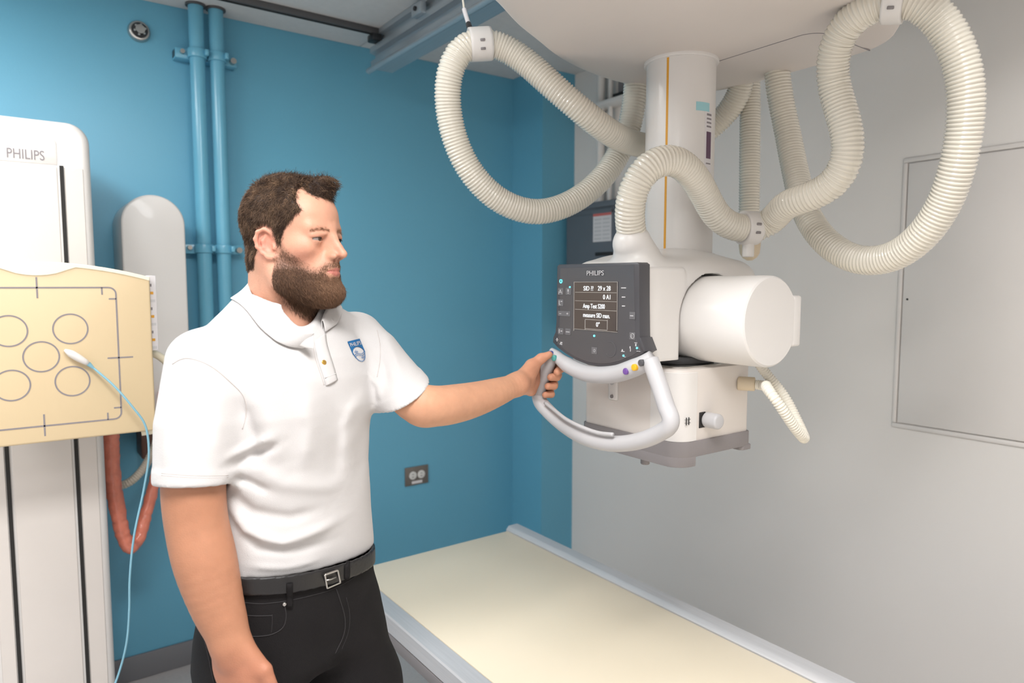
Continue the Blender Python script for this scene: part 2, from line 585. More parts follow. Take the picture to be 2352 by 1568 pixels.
e = empty('switchboard', (WX, 2.6, 1.4), 'dark grey switchboard with notice on the white wall behind the machine', 'switchboard')
sb = box('cabinet', (WX - .09, 2.30, 1.38), (WX, 2.815, 2.015), M['elec'], None, .006)
adopt(e, sb)
adopt(e, box('top_lip', (WX - .10, 2.29, 2.0), (WX, 2.825, 2.03), M['elec'], None, .004))
d = box('door', (WX - .10, 2.33, 1.41), (WX - .088, 2.785, 1.97), M['elec'], None, .004)
adopt(e, d)
p1 = onX(1363, 483, WX - .1)
p2 = onX(1404, 553, WX - .1)
nt = box('notice', (WX - .1015, p2.y, p2.z), (WX - .1, p1.y, p1.z), M['paper'])
adopt(e, nt)
for nm, za, zb_, mm in (('notice_header', .88, 1.0, 'elec'), ('notice_band', .80, .88, 'redprint')):
    o = box(nm, (WX - .1022, p2.y, p2.z + (p1.z - p2.z) * za), (WX - .1014, p1.y, p2.z + (p1.z - p2.z) * zb_), M[mm])
    adopt(e, o)
    o.parent = nt
for r in range(6):
    for c in range(2):
        zz = p2.z + (p1.z - p2.z) * (.07 + r * .12)
        ya = p2.y + (p1.y - p2.y) * (.08 + c * .46)
        o = box('notice_line', (WX - .1022, ya, zz), (WX - .1014, ya + (p1.y - p2.y) * .38, zz + (p1.z - p2.z) * .05), M['print'])
        adopt(e, o)
        o.parent = nt
q = onX(1385, 583, WX - .1)
adopt(e, box('latch', (WX - .108, q.y - .07, q.z - .008), (WX - .1, q.y + .05, q.z + .008), M['blackink'], None, .002))
for i, (yy, r) in enumerate(((2.617, .021), (2.549, .012))):
    o = cyl('conduit', (WX - .035, yy, 2.03), (WX - .035, yy, CZ - .006), r, M['white_wall'], seg=18)
    tag(o, ['thick white conduit above the grey switchboard, nearest the blue pillar', 'thin white conduit above the grey switchboard'][i], 'conduit', 'white conduits above the switchboard')
e = empty('duct_shelf', (WX, 2.45, 2.40), 'white shelf bracket with black slot across the wall conduits', 'bracket')
q = onX(1400, 231, WX - .09).z
adopt(e, box('shelf', (WX - .10, 2.22, q - .012), (WX, 2.66, q + .008), M['white_wall'], None, .004),
      box('black_slot', (WX - .07, 2.30, q + .008), (WX - .045, 2.50, q + .034), M['blackink'], None, .003),
      box('recess_shade', (WX - .02, 2.24, q + .01), (WX, 2.515, CZ - .01), M['greybase'], None, .003))  # grey board added in place of the shade behind the conduits

# ------------------------------------------------------------------ table
TZ = 0.63
tl = onZ(817, 1307.6, TZ)
trr = onZ(1165, 1219, TZ)
X0, X1 = tl.x, trr.x
YE = (tl.y + trr.y) / 2
YN = YE - 2.45
e = empty('examination_table', ((X0 + X1) / 2, (YE + YN) / 2, 0), 'long cream topped examination table with aluminium side rails', 'table')
adopt(e, box('tabletop', (X0, YN, TZ - .028), (X1, YE, TZ), M['table'], None, .002))
rr = .062
for side, xa, xb in ((-1, X0 - rr, X0 - .003), (1, X1 + .003, X1 + rr)):
    zt = TZ + (.004 if side < 0 else .016)
    pr = [(xa, zt - .004), (xa + .004, zt), (xb - .004, zt), (xb, zt - .004), (xb, zt - .05), (xb - .01, zt - .055), (xa + .01, zt - .055), (xa, zt - .05)]
    if side > 0:
        pr = [(xa, TZ + .002), (xa + .010, zt - .002), (xa + .016, zt), (xb - .004, zt), (xb, zt - .004), (xb, zt - .062), (xa, zt - .062)]
    adopt(e, prism('side_rail', [(a, YE + .012, b) for a, b in pr], (0, YN - YE - .02, 0), M['alu'], None, .0015))
    gx = xa if side < 0 else xb
    adopt(e, box('rail_skirt', (min(gx, gx - side * .02) , YN + .02, TZ - .085), (max(gx, gx - side * .02), YE - .01, TZ - .052), M['greybase'], None, .002))
adopt(e, box('under_tray', (X0 + .02, YN + .05, TZ - .10), (X1 - .02, YE - .04, TZ - .03), M['greybase'], None, .005))
# pedestal below
pf = onZ(992, 1520, TZ - .1)
adopt(e, box('pedestal', (X0 + .02, YN + .55, .06), (X1 - .06, pf.y - .02, TZ - .12), M['offwhite'], None, .02, 4))
adopt(e, box('pedestal_cap', (X0 - .005, YN + .52, TZ - .125), (X1 - .05, pf.y + .02, TZ - .10), M['greybase'], None, .004))
adopt(e, box('pedestal_foot', (X0 + .06, YN + .6, 0), (X1 - .1, pf.y - .08, .06), M['greybase'], None, .004))
for i in range(3):
    adopt(e, box('hinge_plate', (X0 + .005, pf.y - .28 + i * .07, TZ - .20 - .01 * i), (X0 + .02, pf.y - .24 + i * .07, TZ - .13), M['beige'], None, .004))

# ------------------------------------------------------------------ solid modelling: signed distances meshed by surface nets


def surface_net(D, lo, h):
    nx, ny, nz = D.shape
    S = D < 0
    c = [S[i:nx - 1 + i, j:ny - 1 + j, k:nz - 1 + k] for i in (0, 1) for j in (0, 1) for k in (0, 1)]
    cnt = sum(x.astype(np.int8) for x in c)
    act = (cnt > 0) & (cnt < 8)
    idx = -np.ones(act.shape, np.int64)
    A = np.argwhere(act)
    idx[act] = np.arange(len(A))
    acc = np.zeros((len(A), 3))
    num = np.zeros(len(A))
    i, j, k = A.T
    corners = [(a, b, cc) for a in (0, 1) for b in (0, 1) for cc in (0, 1)]
    for a in corners:
        for ax in range(3):
            if a[ax]:
                continue
            b = list(a)
            b[ax] = 1
            da = D[i + a[0], j + a[1], k + a[2]]
            db = D[i + b[0], j + b[1], k + b[2]]
            m = (da < 0) != (db < 0)
            t = np.where(m, da / np.where(m, da - db, 1), 0)
            p = np.array(a, float)[None] + np.zeros((len(A), 3))
            p[:, ax] += t
            acc += p * m[:, None]
            num += m
    V = (A + acc / num[:, None]) * h + np.asarray(lo)
    F = []
    for ax in range(3):
        u, v = (ax + 1) % 3, (ax + 2) % 3
        sl0 = [slice(None)] * 3
        sl1 = [slice(None)] * 3
        sl0[ax] = slice(0, -1)
        sl1[ax] = slice(1, None)
        E = S[tuple(sl0)] != S[tuple(sl1)]
        e = np.argwhere(E)
        ok = (e[:, u] > 0) & (e[:, v] > 0) & (e[:, u] < D.shape[u] - 1) & (e[:, v] < D.shape[v] - 1)
        e = e[ok]
        q = []
        for du, dv in ((-1, -1), (0, -1), (0, 0), (-1, 0)):
            w = e.copy()
            w[:, u] += du
            w[:, v] += dv
            q.append(idx[w[:, 0], w[:, 1], w[:, 2]])
        q = np.stack(q, 1)
        inside = S[e[:, 0], e[:, 1], e[:, 2]]
        q[~inside] = q[~inside][:, ::-1]
        F.append(q)
    return V, np.concatenate(F)


def sdf_mesh(fn, lo, hi, h, coarse=4):
    lo = np.asarray(lo, float)
    hi = np.asarray(hi, float)
    H = h * coarse
    n = np.ceil((hi - lo) / H).astype(int)
    ax = [lo[k] + (np.arange(n[k]) + .5) * H for k in range(3)]
    G = np.stack(np.meshgrid(*ax, indexing='ij'), -1).reshape(-1, 3)
    C = fn(G).reshape(n)
    near = np.abs(C) < H * 1.5
    N = n * coarse
    D = np.repeat(np.repeat(np.repeat(np.where(C < 0, -1.0, 1.0), coarse, 0), coarse, 1), coarse, 2)
    K = np.argwhere(near)
    off = np.stack(np.meshgrid(*[np.arange(coarse)] * 3, indexing='ij'), -1).reshape(-1, 3)
    I = (K[:, None] * coarse + off[None]).reshape(-1, 3)
    out = np.empty(len(I))
    for s in range(0, len(I), 400000):
        P = lo + (I[s:s + 400000] + .5) * h
        out[s:s + 400000] = fn(P)
    D[I[:, 0], I[:, 1], I[:, 2]] = out
    return surface_net(D, lo + h * .5, h)


def ln(v):
    return np.sqrt((v * v).sum(-1))


def smin(a, b, k):
    h = np.clip(0.5 + 0.5 * (b - a) / k, 0, 1)
    return b + (a - b) * h - k * h * (1 - h)


def smax(a, b, k):
    return -smin(-a, -b, k)


def s_ball(P, c, r):
    return ln(P - np.asarray(c)) - r


def s_ell(P, c, r, R=None):
    q = P - np.asarray(c)
    if R is not None:
        q = q @ R
    r = np.asarray(r, float)
    k0 = ln(q / r)
    k1 = ln(q / (r * r))
    return k0 * (k0 - 1.0) / np.maximum(k1, 1e-9)


def s_cone(P, a, b, ra, rb):
    a = np.asarray(a, float)
    b = np.asarray(b, float)
    ab = b - a
    t = np.clip(((P - a) @ ab) / (ab @ ab), 0, 1)
    return ln(P - a - t[:, None] * ab) - (ra + (rb - ra) * t)


def s_chain(P, pts, rad, k=0.0):
    d = None
    for i in range(len(pts) - 1):
        e = s_cone(P, pts[i], pts[i + 1], rad[i], rad[i + 1])
        d = e if d is None else (smin(d, e, k) if k else np.minimum(d, e))
    return d


def s_box(P, c, half, r=0.0):
    q = np.abs(P - np.asarray(c)) - (np.asarray(half) - r)
    return ln(np.maximum(q, 0)) + np.minimum(q.max(-1), 0) - r


def rotz(a):
    return np.array([[math.cos(a), -math.sin(a), 0], [math.sin(a), math.cos(a), 0], [0, 0, 1]])


# ------------------------------------------------------------------ wall stand with detector (left)
SY = 2.60
stand = empty('wall_stand', (0.06, 2.85, 0), 'tall white floor to head height column of the wall detector stand', 'stand')


def rrect(x0, x1, z0, z1, r, y, n=8, corners=(1, 1, 1, 1)):
    pts = []
    for (cx, cz, a0, on) in ((x1 - r, z1 - r, 0, corners[0]), (x0 + r, z1 - r, 90, corners[1]), (x0 + r, z0 + r, 180, corners[2]), (x1 - r, z0 + r, 270, corners[3])):
        if on:
            for i in range(n + 1):
                a = math.radians(a0 + 90 * i / n)
                pts.append(Vector((cx + r * math.cos(a), y, cz + r * math.sin(a))))
        else:
            s1 = 1 if a0 in (0, 270) else -1
            s2 = 1 if a0 in (0, 90) else -1
            pts.append(Vector((cx + s1 * r, y, cz + s2 * r)))
    return pts

cR, cL = 0.229, -0.105
ztop = 2.125
adopt(stand, prism('column', rrect(cL, cR, 0.0, ztop, .062, SY, corners=(1, 1, 0, 0)), (0, .40, 0), M['plastic'], None, .022, 5))
zs = onY(100, 378, SY).z
adopt(stand, prism('head_panel', rrect(cL + .035, 0.140, zs + .002, ztop - .055, .018, SY - .002, corners=(1, 1, 0, 0)), (0, .01, 0), M['plastic'], None, .0015, 2))
adopt(stand, box('front_panel', (-0.018, SY - .0025, .05), (.138, SY + .01, zs - .004), M['offwhite'], None, .0015, 1))
for xx in (-0.030, 0.150):
    adopt(stand, box('guide_slot', (xx - .0055, SY - .004, .05), (xx + .0055, SY + .01, zs + .001), M['darkgap']))
for xa, xb in ((cL + .03, -0.037), (0.157, cR - .022)):
    adopt(stand, box('edge_panel', (xa, SY - .0025, .05), (xb, SY + .01, zs - .004), M['offwhite'], None, .0015, 1))
adopt(stand, box('wall_plate', (-.07, 2.99, 0.3), (.19, WY, 2.0), M['plastic'], None, .005))
adopt(stand, box('foot', (-.13, 2.58, 0), (.26, 3.05, .03), M['greybase'], None, .006))
pt = onY(14, 361, SY - .002)
pt2 = onY(102, 361, SY - .002)
t = text('lettering', 'PHILIPS', (pt.x, SY - .0025, pt.z), (1, 0, 0), (0, 0, 1), .042, M['mark'], None, squeeze=.95)
w0 = max(v.co.x for v in t.data.vertices) - pt.x
for v in t.data.vertices:
    v.co.x = pt.x + (v.co.x - pt.x) * (pt2.x - pt.x) / w0
adopt(stand, t)

# detector plate
DY = 2.25
pc = 0.060
hw = 0.272
zb = onY(340, 990, DY).z
zt0 = onY(330, 637, DY).z
det = empty('detector_plate', (pc, DY, zb), 'cream wall detector plate printed with grey frame and rings', 'detector')
out = []
N = 24
for i in range(N + 1):
    u = -1 + 2 * i / N
    out.append(Vector((pc + hw * u, DY, zt0 + .040 * (1 - u * u) ** 1.0)))
out2 = [Vector((pc + hw, DY, zb + .004)), Vector((pc + hw - .004, DY, zb)), Vector((pc - hw + .004, DY, zb)), Vector((pc - hw, DY, zb + .004))]
adopt(det, prism('front_plate', out + out2, (0, .030, 0), M['cream'], None, .006, 3))
# pale rim with the scooped finger hollow in the middle
rim = []
for i in range(N + 1):
    u = -1 + 2 * i / N
    rim.append((pc + hw * u * .996, zt0 + .040 * (1 - u * u) + .001, zt0 + .040 * (1 - u * u) - .010))
topc = [Vector((a, DY - .003, b)) for a, b, c in rim]
lowc = []
for a, b, c in rim[::-1]:
    s = abs(a - pc)
    hh = c - .027 * max(0, 1 - (s / .078) ** 2) ** .7
    lowc.append(Vector((a, DY - .003, hh)))
adopt(det, prism('top_rim', topc + lowc, (0, .05, 0), M['creamedge'], None, .0015, 1))
adopt(det, box('back_housing', (pc - hw + .02, DY + .028, zb + .02), (pc + hw - .012, DY + .13, zt0 - .01), M['cream'], None, .012, 3))
adopt(det, box('carriage_block', (pc - .08, DY + .12, zb + .08), (pc + .08, SY - .003, zt0 - .05), M['plastic'], None, .01))
# side label strip
lb = box('side_label', (pc + hw - .006, DY + .030, 1.425), (pc + hw + .020, DY + .034, zt0 + .006), M['paper'], None, .001, 1)
adopt(det, lb)
for i in range(9):
    z0 = 1.43 + i * .023
    o = box('label_mark', (pc + hw + .003, DY + .0294, z0), (pc + hw + .016 - .004 * (i % 3), DY + .0301, z0 + .008), M[('print', 'yellowline', 'mark')[i % 3]])
    adopt(det, o)
    o.parent = lb


def strip(name, pts, w, m, y, closed=False, th=.0008):
    """flat printed line on the plate"""
    P = [Vector(p) for p in pts]
    n = len(P)
    bm = bmesh.new()
    cols = []
    for i in range(n):
        a = P[i - 1] if (i > 0 or closed) else P[i]
        b = P[(i + 1) % n] if (i < n - 1 or closed) else P[i]
        d = (b - a).normalized()
        nn = Vector((d.z, 0, -d.x)) * (w / 2)
        bk = Vector((0, th, 0))
        cols.append([bm.verts.new(q) for q in (P[i] + nn, P[i] - nn, P[i] - nn + bk, P[i] + nn + bk)])
    for i in range(n if closed else n - 1):
        j = (i + 1) % n
        for q in range(4):
            r = (q + 1) % 4
            bm.faces.new((cols[i][q], cols[j][q], cols[j][r], cols[i][r]))
    if not closed:
        bm.faces.new(cols[0])
        bm.faces.new(cols[-1])
    bmesh.ops.recalc_face_normals(bm, faces=bm.faces[:])
    return obj(name, bm, m)

yy = DY - .0007
mt, mb = onY(255, 660, DY).z, onY(272, 961, DY).z
mr = onY(272, 800, DY).x
ml = 2 * pc - mr
adopt(det, strip('printed_frame', rrect(ml, mr, mb, mt, .018, yy, 5), .0042, M['mark'], yy, True))
ticks = [((pc, mt + .028), (pc, mt - .028)), ((pc, mb + .032), (pc, mb - .028)), ((mr - .028, (mt + mb) / 2 - .012), (mr + .036, (mt + mb) / 2 - .012)),
         ((mr - .034, mt), (mr - .034, mt - .02)), ((mr, mt - .032), (mr - .018, mt - .032)), ((mr, mb + .032), (mr - .018, mb + .032)), ((mr - .034, mb), (mr - .034, mb + .02)),
         ((ml - .03, (mt + mb) / 2), (ml + .03, (mt + mb) / 2))]
for a, b in ticks:
    adopt(det, strip('printed_tick', [(a[0], yy, a[1]), (b[0], yy, b[1])], .004, M['mark'], yy))
for cx, cy in ((162, 755), (95, 819), (167, 875), (20, 760), (27, 885)):
    c = onY(cx, cy, DY)
    adopt(det, strip('printed_ring', [(c.x + .0405 * math.cos(t), yy, c.z + .0405 * math.sin(t)) for t in np.linspace(0, 2 * PI, 48, endpoint=False)], .0038, M['mark'], yy, True))
# bent cream side handles
h1 = tube('side_handle', [onY(325, 818, DY + .09), onY(350, 812, DY + .09), onY(372, 822, DY + .10), onY(395, 850, DY + .12), onY(405, 900, DY + .12), onY(395, 960, DY + .11), onY(372, 983, DY + .10), onY(350, 988, DY + .09), onY(325, 992, DY + .09)], .0115, M['creamedge'])
adopt(det, h1)

# white plug magnet and thin blue cable
c1, c2 = onY(148, 803, DY - .012), onY(203, 835, DY - .016)
pl = empty('sensor_plug', c1, 'white sensor plug stuck slanting on the cream detector plate', 'plug')
Pp = np.array([c1 + (c2 - c1) * t for t in np.linspace(0, 1, 9)])
V, F = tube_mesh(Pp, np.array([[.004, .003], [.010, .007], [.0135, .010], [.014, .0105], [.0135, .0105], [.013, .010], [.012, .009], [.010, .008], [.006, .006]]), 18)
adopt(pl, mesh_obj('plug_body', V, F, M['plastic']))
c3 = onY(216, 846, DY - .016)
adopt(pl, cyl('strain_relief', c2, c3, .0065, M['cableblue'], r1=.003, seg=12))
cb = [onY(x, y, Y) for x, y, Y in ((214, 844, DY - .016), (262, 886, DY - .03), (305, 935, DY - .04), (333, 975, DY - .04), (342, 1040, DY - .03), (331, 1120, DY), (308, 1230, DY), (298, 1330, DY), (297, 1400, DY), (290, 1480, DY), (268, 1560, DY), (230, 1650, DY - .05))]
cb.append(Vector((cb[-1].x - .03, DY - .1, .006)))
cb.append(Vector((cb[-1].x - .25, DY - .2, .006)))
tag(tube('sensor_cable', cb, .0030, M['cableblue'], seg=8), 'thin light blue cable hanging from the white plug on the detector plate', 'cable')

# white wall box with round top
bx0, bx1 = onY(291, 800, 2.86).x, onY(436, 800, 2.86).x
cx = (bx0 + bx1) / 2
hw2 = (bx1 - bx0) / 2
zt_, zb_ = onY(365, 448, 2.86).z, onY(400, 944, 2.86).z
pts = [Vector((cx + hw2 * math.cos(t), 2.86, zt_ - hw2 + hw2 * math.sin(t))) for t in np.linspace(0, PI, 28)]
pts += [Vector((bx0, 2.86, zb_ + .03)), Vector((bx0 + .02, 2.86, zb_)), Vector((bx1 - .02, 2.86, zb_)), Vector((bx1, 2.86, zb_ + .03))]
wb = prism('wall_cover', pts, (0, WY - 2.862, 0), M['plastic'], None, .008, 3)
tag(wb, 'tall white wall cover with a round top between stand and blue pipes', 'cover')

# coral wrapped loop and ivory cable behind the man
cp = [onY(x, y, Y) for x, y, Y in ((253, 900, 2.72), (254, 1000, 2.72), (258, 1090, 2.72), (270, 1170, 2.72), (285, 1235, 2.72), (300, 1256, 2.72), (316, 1240, 2.74), (335, 1180, 2.76), (352, 1120, 2.78), (366, 1050, 2.80), (372, 960, 2.82), (374, 900, 2.84))]
P = catmull([tuple(p) for p in cp], 12)
P, s = resample(P, .006)
rad = .0235 + .0009 * np.sin(s * 47 + 2.5 * np.sin(s * 23)) + .0008 * np.sin(s * 141 + 3 * np.sin(s * 37)) + rng.normal(0, .0005, len(s))
rad *= np.interp(s, [0, .35, .5, .75, 1.2], [1.15, 1.1, 1.0, .85, .75])
V, F = tube_mesh(P, rad, 20)
nz = np.array([mnoise.noise(Vector(v) * 55) for v in V])
ctr = np.repeat(P, 20, 0)
V = V + (V - ctr) * nz[:, None] * .14
tag(mesh_obj('wrapped_cable', V, F, M['coral']), 'thick coral red plastic wrapped cable hanging in a U below the detector plate', 'cable')
cp = [onY(x, y, Y) for x, y, Y in ((225, 1108, 2.86), (262, 1116, 2.86), (292, 1112, 2.84), (325, 1082, 2.84), (350, 1040, 2.84), (366, 990, 2.86), (372, 930, 2.88))]
tag(corrugated('ribbed_cable', cp, .0158, M['cablewhite'], pitch=.0085, amp=.0018, seg=14), 'thin ivory ribbed cable crossing the coral wrapped loop', 'cable')
tag(box('junction_block', (bx0 + .05, 2.99, zb_ - .20), (bx0 + .17, WY, zb_ - .002), mat('brown_block', srgb(110, 78, 66), .5, noise=.1), None, .008),
    'small brown block on the wall under the round topped white cover', 'block')

# ------------------------------------------------------------------ ceiling suspension
CCX, CCY = 1.41, 1.215            # column axis
HZ = onF(1560, 132, 1.812 - .03).z
S = 1.812 / 1.95
sus = empty('ceiling_suspension', (CCX, CCY, CZ), 'large white ceiling carriage housing with telescopic column above the patient table', 'suspension')
ol = [(.55, .95), (.72, 1.18), (.89, 1.29), (1.0, 1.365), (1.10, 1.42), (1.22, 1.485), (1.34, 1.53), (1.45, 1.555), (1.58, 1.562), (1.72, 1.548), (1.80, 1.51), (1.85, 1.45), (1.868, 1.36), (1.868, 1.05),
      (1.862, .96), (1.82, .89), (1.7, .80), (1.5, .62), (1.25, .50), (1.0, .48), (.75, .55), (.58, .72)]
ol = [(a * S, b * S) for a, b in ol]
C = catmull([(a, b, 0) for a, b in ol], 5, True)[:, :2]
cen = C.mean(0)
bm = bmesh.new()
rings = []
secs = [(0.90, -.004), (.965, 0.0), (.985, .004), (.995, .012), (1.0, .026), (1.0, .16), (.985, .21), (.93, .25), (.80, .27)]
for sc, dz in secs:
    rings.append([bm.verts.new((cen[0] + (x - cen[0]) * sc, cen[1] + (y - cen[1]) * sc, HZ + dz)) for x, y in C])
for a, b in zip(rings[:-1], rings[1:]):
    for i in range(len(C)):
        j = (i + 1) % len(C)
        bm.faces.new((a[i], a[j], b[j], b[i]))
bm.faces.new(rings[0][::-1])
bm.faces.new(rings[-1])
bmesh.ops.recalc_face_normals(bm, faces=bm.faces[:])
adopt(sus, obj('housing', bm, M['matteplastic'], None, True, 50))
# service cover: an L-shaped seam on the underside
sx, sy = 1.588 * S, .955 * S
seam = [(sx, 1.262 * S), (sx, sy + .07)] + [(sx + .045 - .045 * math.cos(t), sy + .045 - .045 * math.sin(t)) for t in np.linspace(.2, PI / 2, 6)] + [(1.835 * S, sy)]
P = catmull([(a, b, HZ - .0035) for a, b in seam], 6)
V, F = tube_mesh(P, np.array([.0016] * len(P)), 6)
adopt(sus, mesh_obj('cover_seam', V, F, M['greybase']))
adopt(sus, box('trolley', (.85, .55, HZ + .26), (1.60, 1.30, CZ - .10), M['matteplastic'], None, .02))
for yy in (.62, 1.22):
    adopt(sus, box('cross_beam', (.80, yy - .04, CZ - .17), (1.70, yy + .04, CZ - .012), M['alurail'], None, .004))
colm = cyl('telescopic_column', (CCX, CCY, 1.64), (CCX, CCY, HZ + .01), .0865, M['plastic'], seg=64)
adopt(sus, colm)
adopt(sus, cyl('column_collar', (CCX, CCY, HZ - .012), (CCX, CCY, HZ + .01), .093, M['plastic'], seg=64, bevel=.003))


def cyl_patch(name, px0, px1, z0, z1, m, r=.0868, n=10):
    """thin curved patch on the column between two sight lines"""
    an = []
    for px in (px0, px1):
        a, b, c = ray(px, 400)
        d = (RV * a + FV * b).normalized()
        # intersect ray from the camera with the cylinder
        oc = Vector((-CCX, -CCY, 0))
        B = oc.dot(d)
        disc = B * B - (oc.length_squared - r * r)
        tt = -B - math.sqrt(max(disc, 0))
        p = d * tt
        an.append(math.atan2(p.y - CCY, p.x - CCX))
    a0, a1 = an
    if a1 - a0 > PI:
        a1 -= 2 * PI
    if a0 - a1 > PI:
        a1 += 2 * PI
    bm = bmesh.new()
    vv = []
    for i in range(n + 1):
        a = a0 + (a1 - a0) * i / n
        vv.append([bm.verts.new((CCX + rr_ * math.cos(a), CCY + rr_ * math.sin(a), z)) for rr_, z in ((r, z0), (r, z1), (r - .0012, z1), (r - .0012, z0))])
    for a, b in zip(vv[:-1], vv[1:]):
        for q in range(4):
            bm.faces.new((a[q], b[q], b[(q + 1) % 4], a[(q + 1) % 4]))
    bm.faces.new(vv[0])
    bm.faces.new(vv[-1])
    bmesh.ops.recalc_face_normals(bm, faces=bm.faces[:])
    o = obj(name, bm, m, None, True, 40)
    adopt(sus, o)
    return o

cf = CCX * FV.x + CCY * FV.y - .08
zof = lambda px, py: onF(px, py, cf).z
cyl_patch('ochre_stripe', 1527, 1532, 1.66, HZ - .013, M['yellowline'], n=2)
cyl_patch('aqua_tape', 1596, 1626, zof(1610, 254), zof(1610, 234), M['tape'], r=.0873)
lab = cyl_patch('paper_label', 1617, 1632, zof(1610, 395), zof(1610, 252), M['paper'], r=.0870)
for py0, py1, mm in ((300, 362, 'plum'), (258, 263, 'mark'), (268, 272, 'mark'), (277, 281, 'mark'), (286, 290, 'mark'), (372, 375, 'mark')):
    o = cyl_patch('label_print', 1621, 1631, zof(1610, py1), zof(1610, py0), M[mm], r=.0874, n=4)
    o.parent = lab

# ------------------------------------------------------------------ hoses
HR = .0345


def hosepts(lst):
    return [onF(x, y, f) for x, y, f in lst]

hA = corrugated('corrugated_hose', hosepts([(1462, 160, 2.02), (1456, 240, 2.02), (1440, 310, 2.02), (1405, 380, 2.0), (1350, 440, 1.96), (1290, 475, 1.93), (1225, 487, 1.90), (1150, 462, 1.87),
                                             (1085, 400, 1.84), (1045, 320, 1.82), (1028, 230, 1.80), (1036, 155, 1.78), (1066, 108, 1.78), (1105, 98, 1.79), (1150, 106, 1.80), (1205, 140, 1.80), (1270, 198, 1.79),
                                             (1340, 258, 1.80), (1400, 304, 1.85), (1460, 330, 1.97), (1530, 336, 2.10), (1600, 318, 2.13), (1660, 270, 2.10), (1695, 220, 2.06), (1708, 165, 2.03)]),
                HR, M['hose'], None)
tag(hA, 'ivory corrugated hose looping out left of the column from the ceiling housing', 'hose')
hB = corrugated('corrugated_hose', hosepts([(1722, 160, 2.10), (1723, 260, 2.10), (1722, 380, 2.09), (1721, 500, 2.08)]), .0305, M['hose'], None)
tag(hB, 'short ivory corrugated hose hanging straight down behind the white hose clip', 'hose')
tag(mesh_obj('hose_end_cap', *tube_mesh(np.array([tuple(v) for v in hosepts([(1721, 496, 2.08), (1722, 530, 2.08), (1722, 565, 2.08), (1722, 582, 2.08), (1722, 592, 2.08), (1722, 598, 2.08)])]), np.array([.031, .031, .031, .028, .02, .008]), 20), M['beige']),
    'smooth beige cap at the lower end of the straight hanging hose', 'cap')
hC = corrugated('corrugated_hose', hosepts([(1783, 140, 1.90), (1790, 210, 1.90), (1808, 300, 1.89), (1828, 400, 1.85), (1852, 490, 1.78), (1900, 558, 1.70), (1970, 597, 1.62), (2045, 592, 1.55), (2115, 545, 1.48), (2168, 470, 1.43),
                                             (2202, 370, 1.39), (2218, 270, 1.37), (2216, 180, 1.36), (2190, 95, 1.36), (2145, 30, 1.37), (2095, 0, 1.38), (2050, 0, 1.40), (1990, 20, 1.43), (1940, 62, 1.47), (1915, 120, 1.50), (1914, 190, 1.52),
                                             (1932, 255, 1.51), (1948, 320, 1.50), (1940, 385, 1.51), (1905, 430, 1.54), (1850, 455, 1.58), (1805, 470, 1.63), (1780, 500, 1.68), (1752, 522, 1.70), (1720, 525, 1.70), (1680, 520, 1.68), (1645, 495, 1.66), (1620, 450, 1.63),
                                             (1590, 400, 1.58), (1545, 367, 1.54), (1495, 378, 1.52), (1458, 425, 1.52), (1446, 480, 1.54), (1450, 535, 1.57), (1462, 590, 1.59)]),
                .0335, M['hose'], None)
tag(hC, 'long ivory corrugated hose looping right of the column and arching into the tube head', 'hose')


def clip(name, a, b, R_, m, lab, cat='clip'):
    a, b = Vector(a), Vector(b)
    d = (b - a)
    e = empty(name, (a + b) / 2, lab, cat, 'white hose clips')
    P = np.array([tuple(a + d * t) for t in (0, .0, .12, .5, .88, 1, 1)])
    P[1] += np.array(d) * .001
    P[6] += np.array(d) * .001
    V, F = tube_mesh(P, np.array([R_ * .9, R_ * .985, R_, R_, R_, R_ * .985, R_ * .9]), 28)
    adopt(e, mesh_obj('band', V, F, m))
    # latch lug with two slots, facing the camera side
    mid = (a + b) / 2
    tow = (Vector((0, 0, CAMZ)) - mid)
    tow -= d.normalized() * tow.dot(d.normalized())
    tow.normalize()
    s = mid + tow * R_ * .985
    u = d.normalized()
    w = tow.cross(u)
    for k_ in (-1, 1):
        c = s + w * k_ * .010
        bm = bmesh.new()
        bm_box(bm, (-.006, -.003, -.0025), (.006, .003, .0025), .001, 1)
        o = obj('latch_slot', bm, M['greybase'], None, True)
        o.data.transform(Matrix.Translation(c) @ Matrix((u, w, tow)).transposed().to_4x4())
        adopt(e, o)
    return e

clip('hose_clip', onF(1078, 103, 1.785), onF(1128, 100, 1.795), .041, M['plastic'], 'white hose clip hung from the ceiling strap at the top of the left loop')
clip('hose_clip', onF(2032, 5, 1.405), onF(2080, 3, 1.385), .041, M['plastic'], 'white hose clip at the top of the right hose loop')
e = clip('hose_clip', onF(1704, 523, 1.695), onF(1737, 524, 1.705), .041, M['plastic'], 'white hose clip beside the column above the tube head')
st = cyl('clip_stem', onF(1719, 548, 1.70), onF(1718, 590, 1.70), .014, M['plastic'], seg=16, bevel=.003)
adopt(e, st)
e = empty('hanging_strap', onF(1080, 70, 1.79), 'thin cord and metal hook holding the left hose clip under the ceiling', 'strap')
s0 = onF(1080, 68, 1.79)
s1 = onF(1066, 22, 1.86)
s2 = Vector((s1.x + .03, s1.y + .12, CZ - .006))
adopt(e, tube('cord', [s2, (s1 + s2) / 2 + Vector((0, 0, -.01)), s1], .003, M['hose'], seg=8), tube('strap_sleeve', [s1, (s1 + s0) / 2, s0 + (s1 - s0) * .25], .006, M['paper'], seg=8),
      cyl('hook', s0 + (s1 - s0) * .3, s0 + (s0 - s1) * .1, .007, M['darkmetal'], seg=10, bevel=.002))

# ------------------------------------------------------------------ tube head
TX, TZc, TR_ = 1.31, 1.541, .0985
tcap = .868
hd = empty('tube_head', (TX, 1.15, 1.44), 'white x-ray tube head with rounded cover and horizontal round tube housing', 'x-ray head')


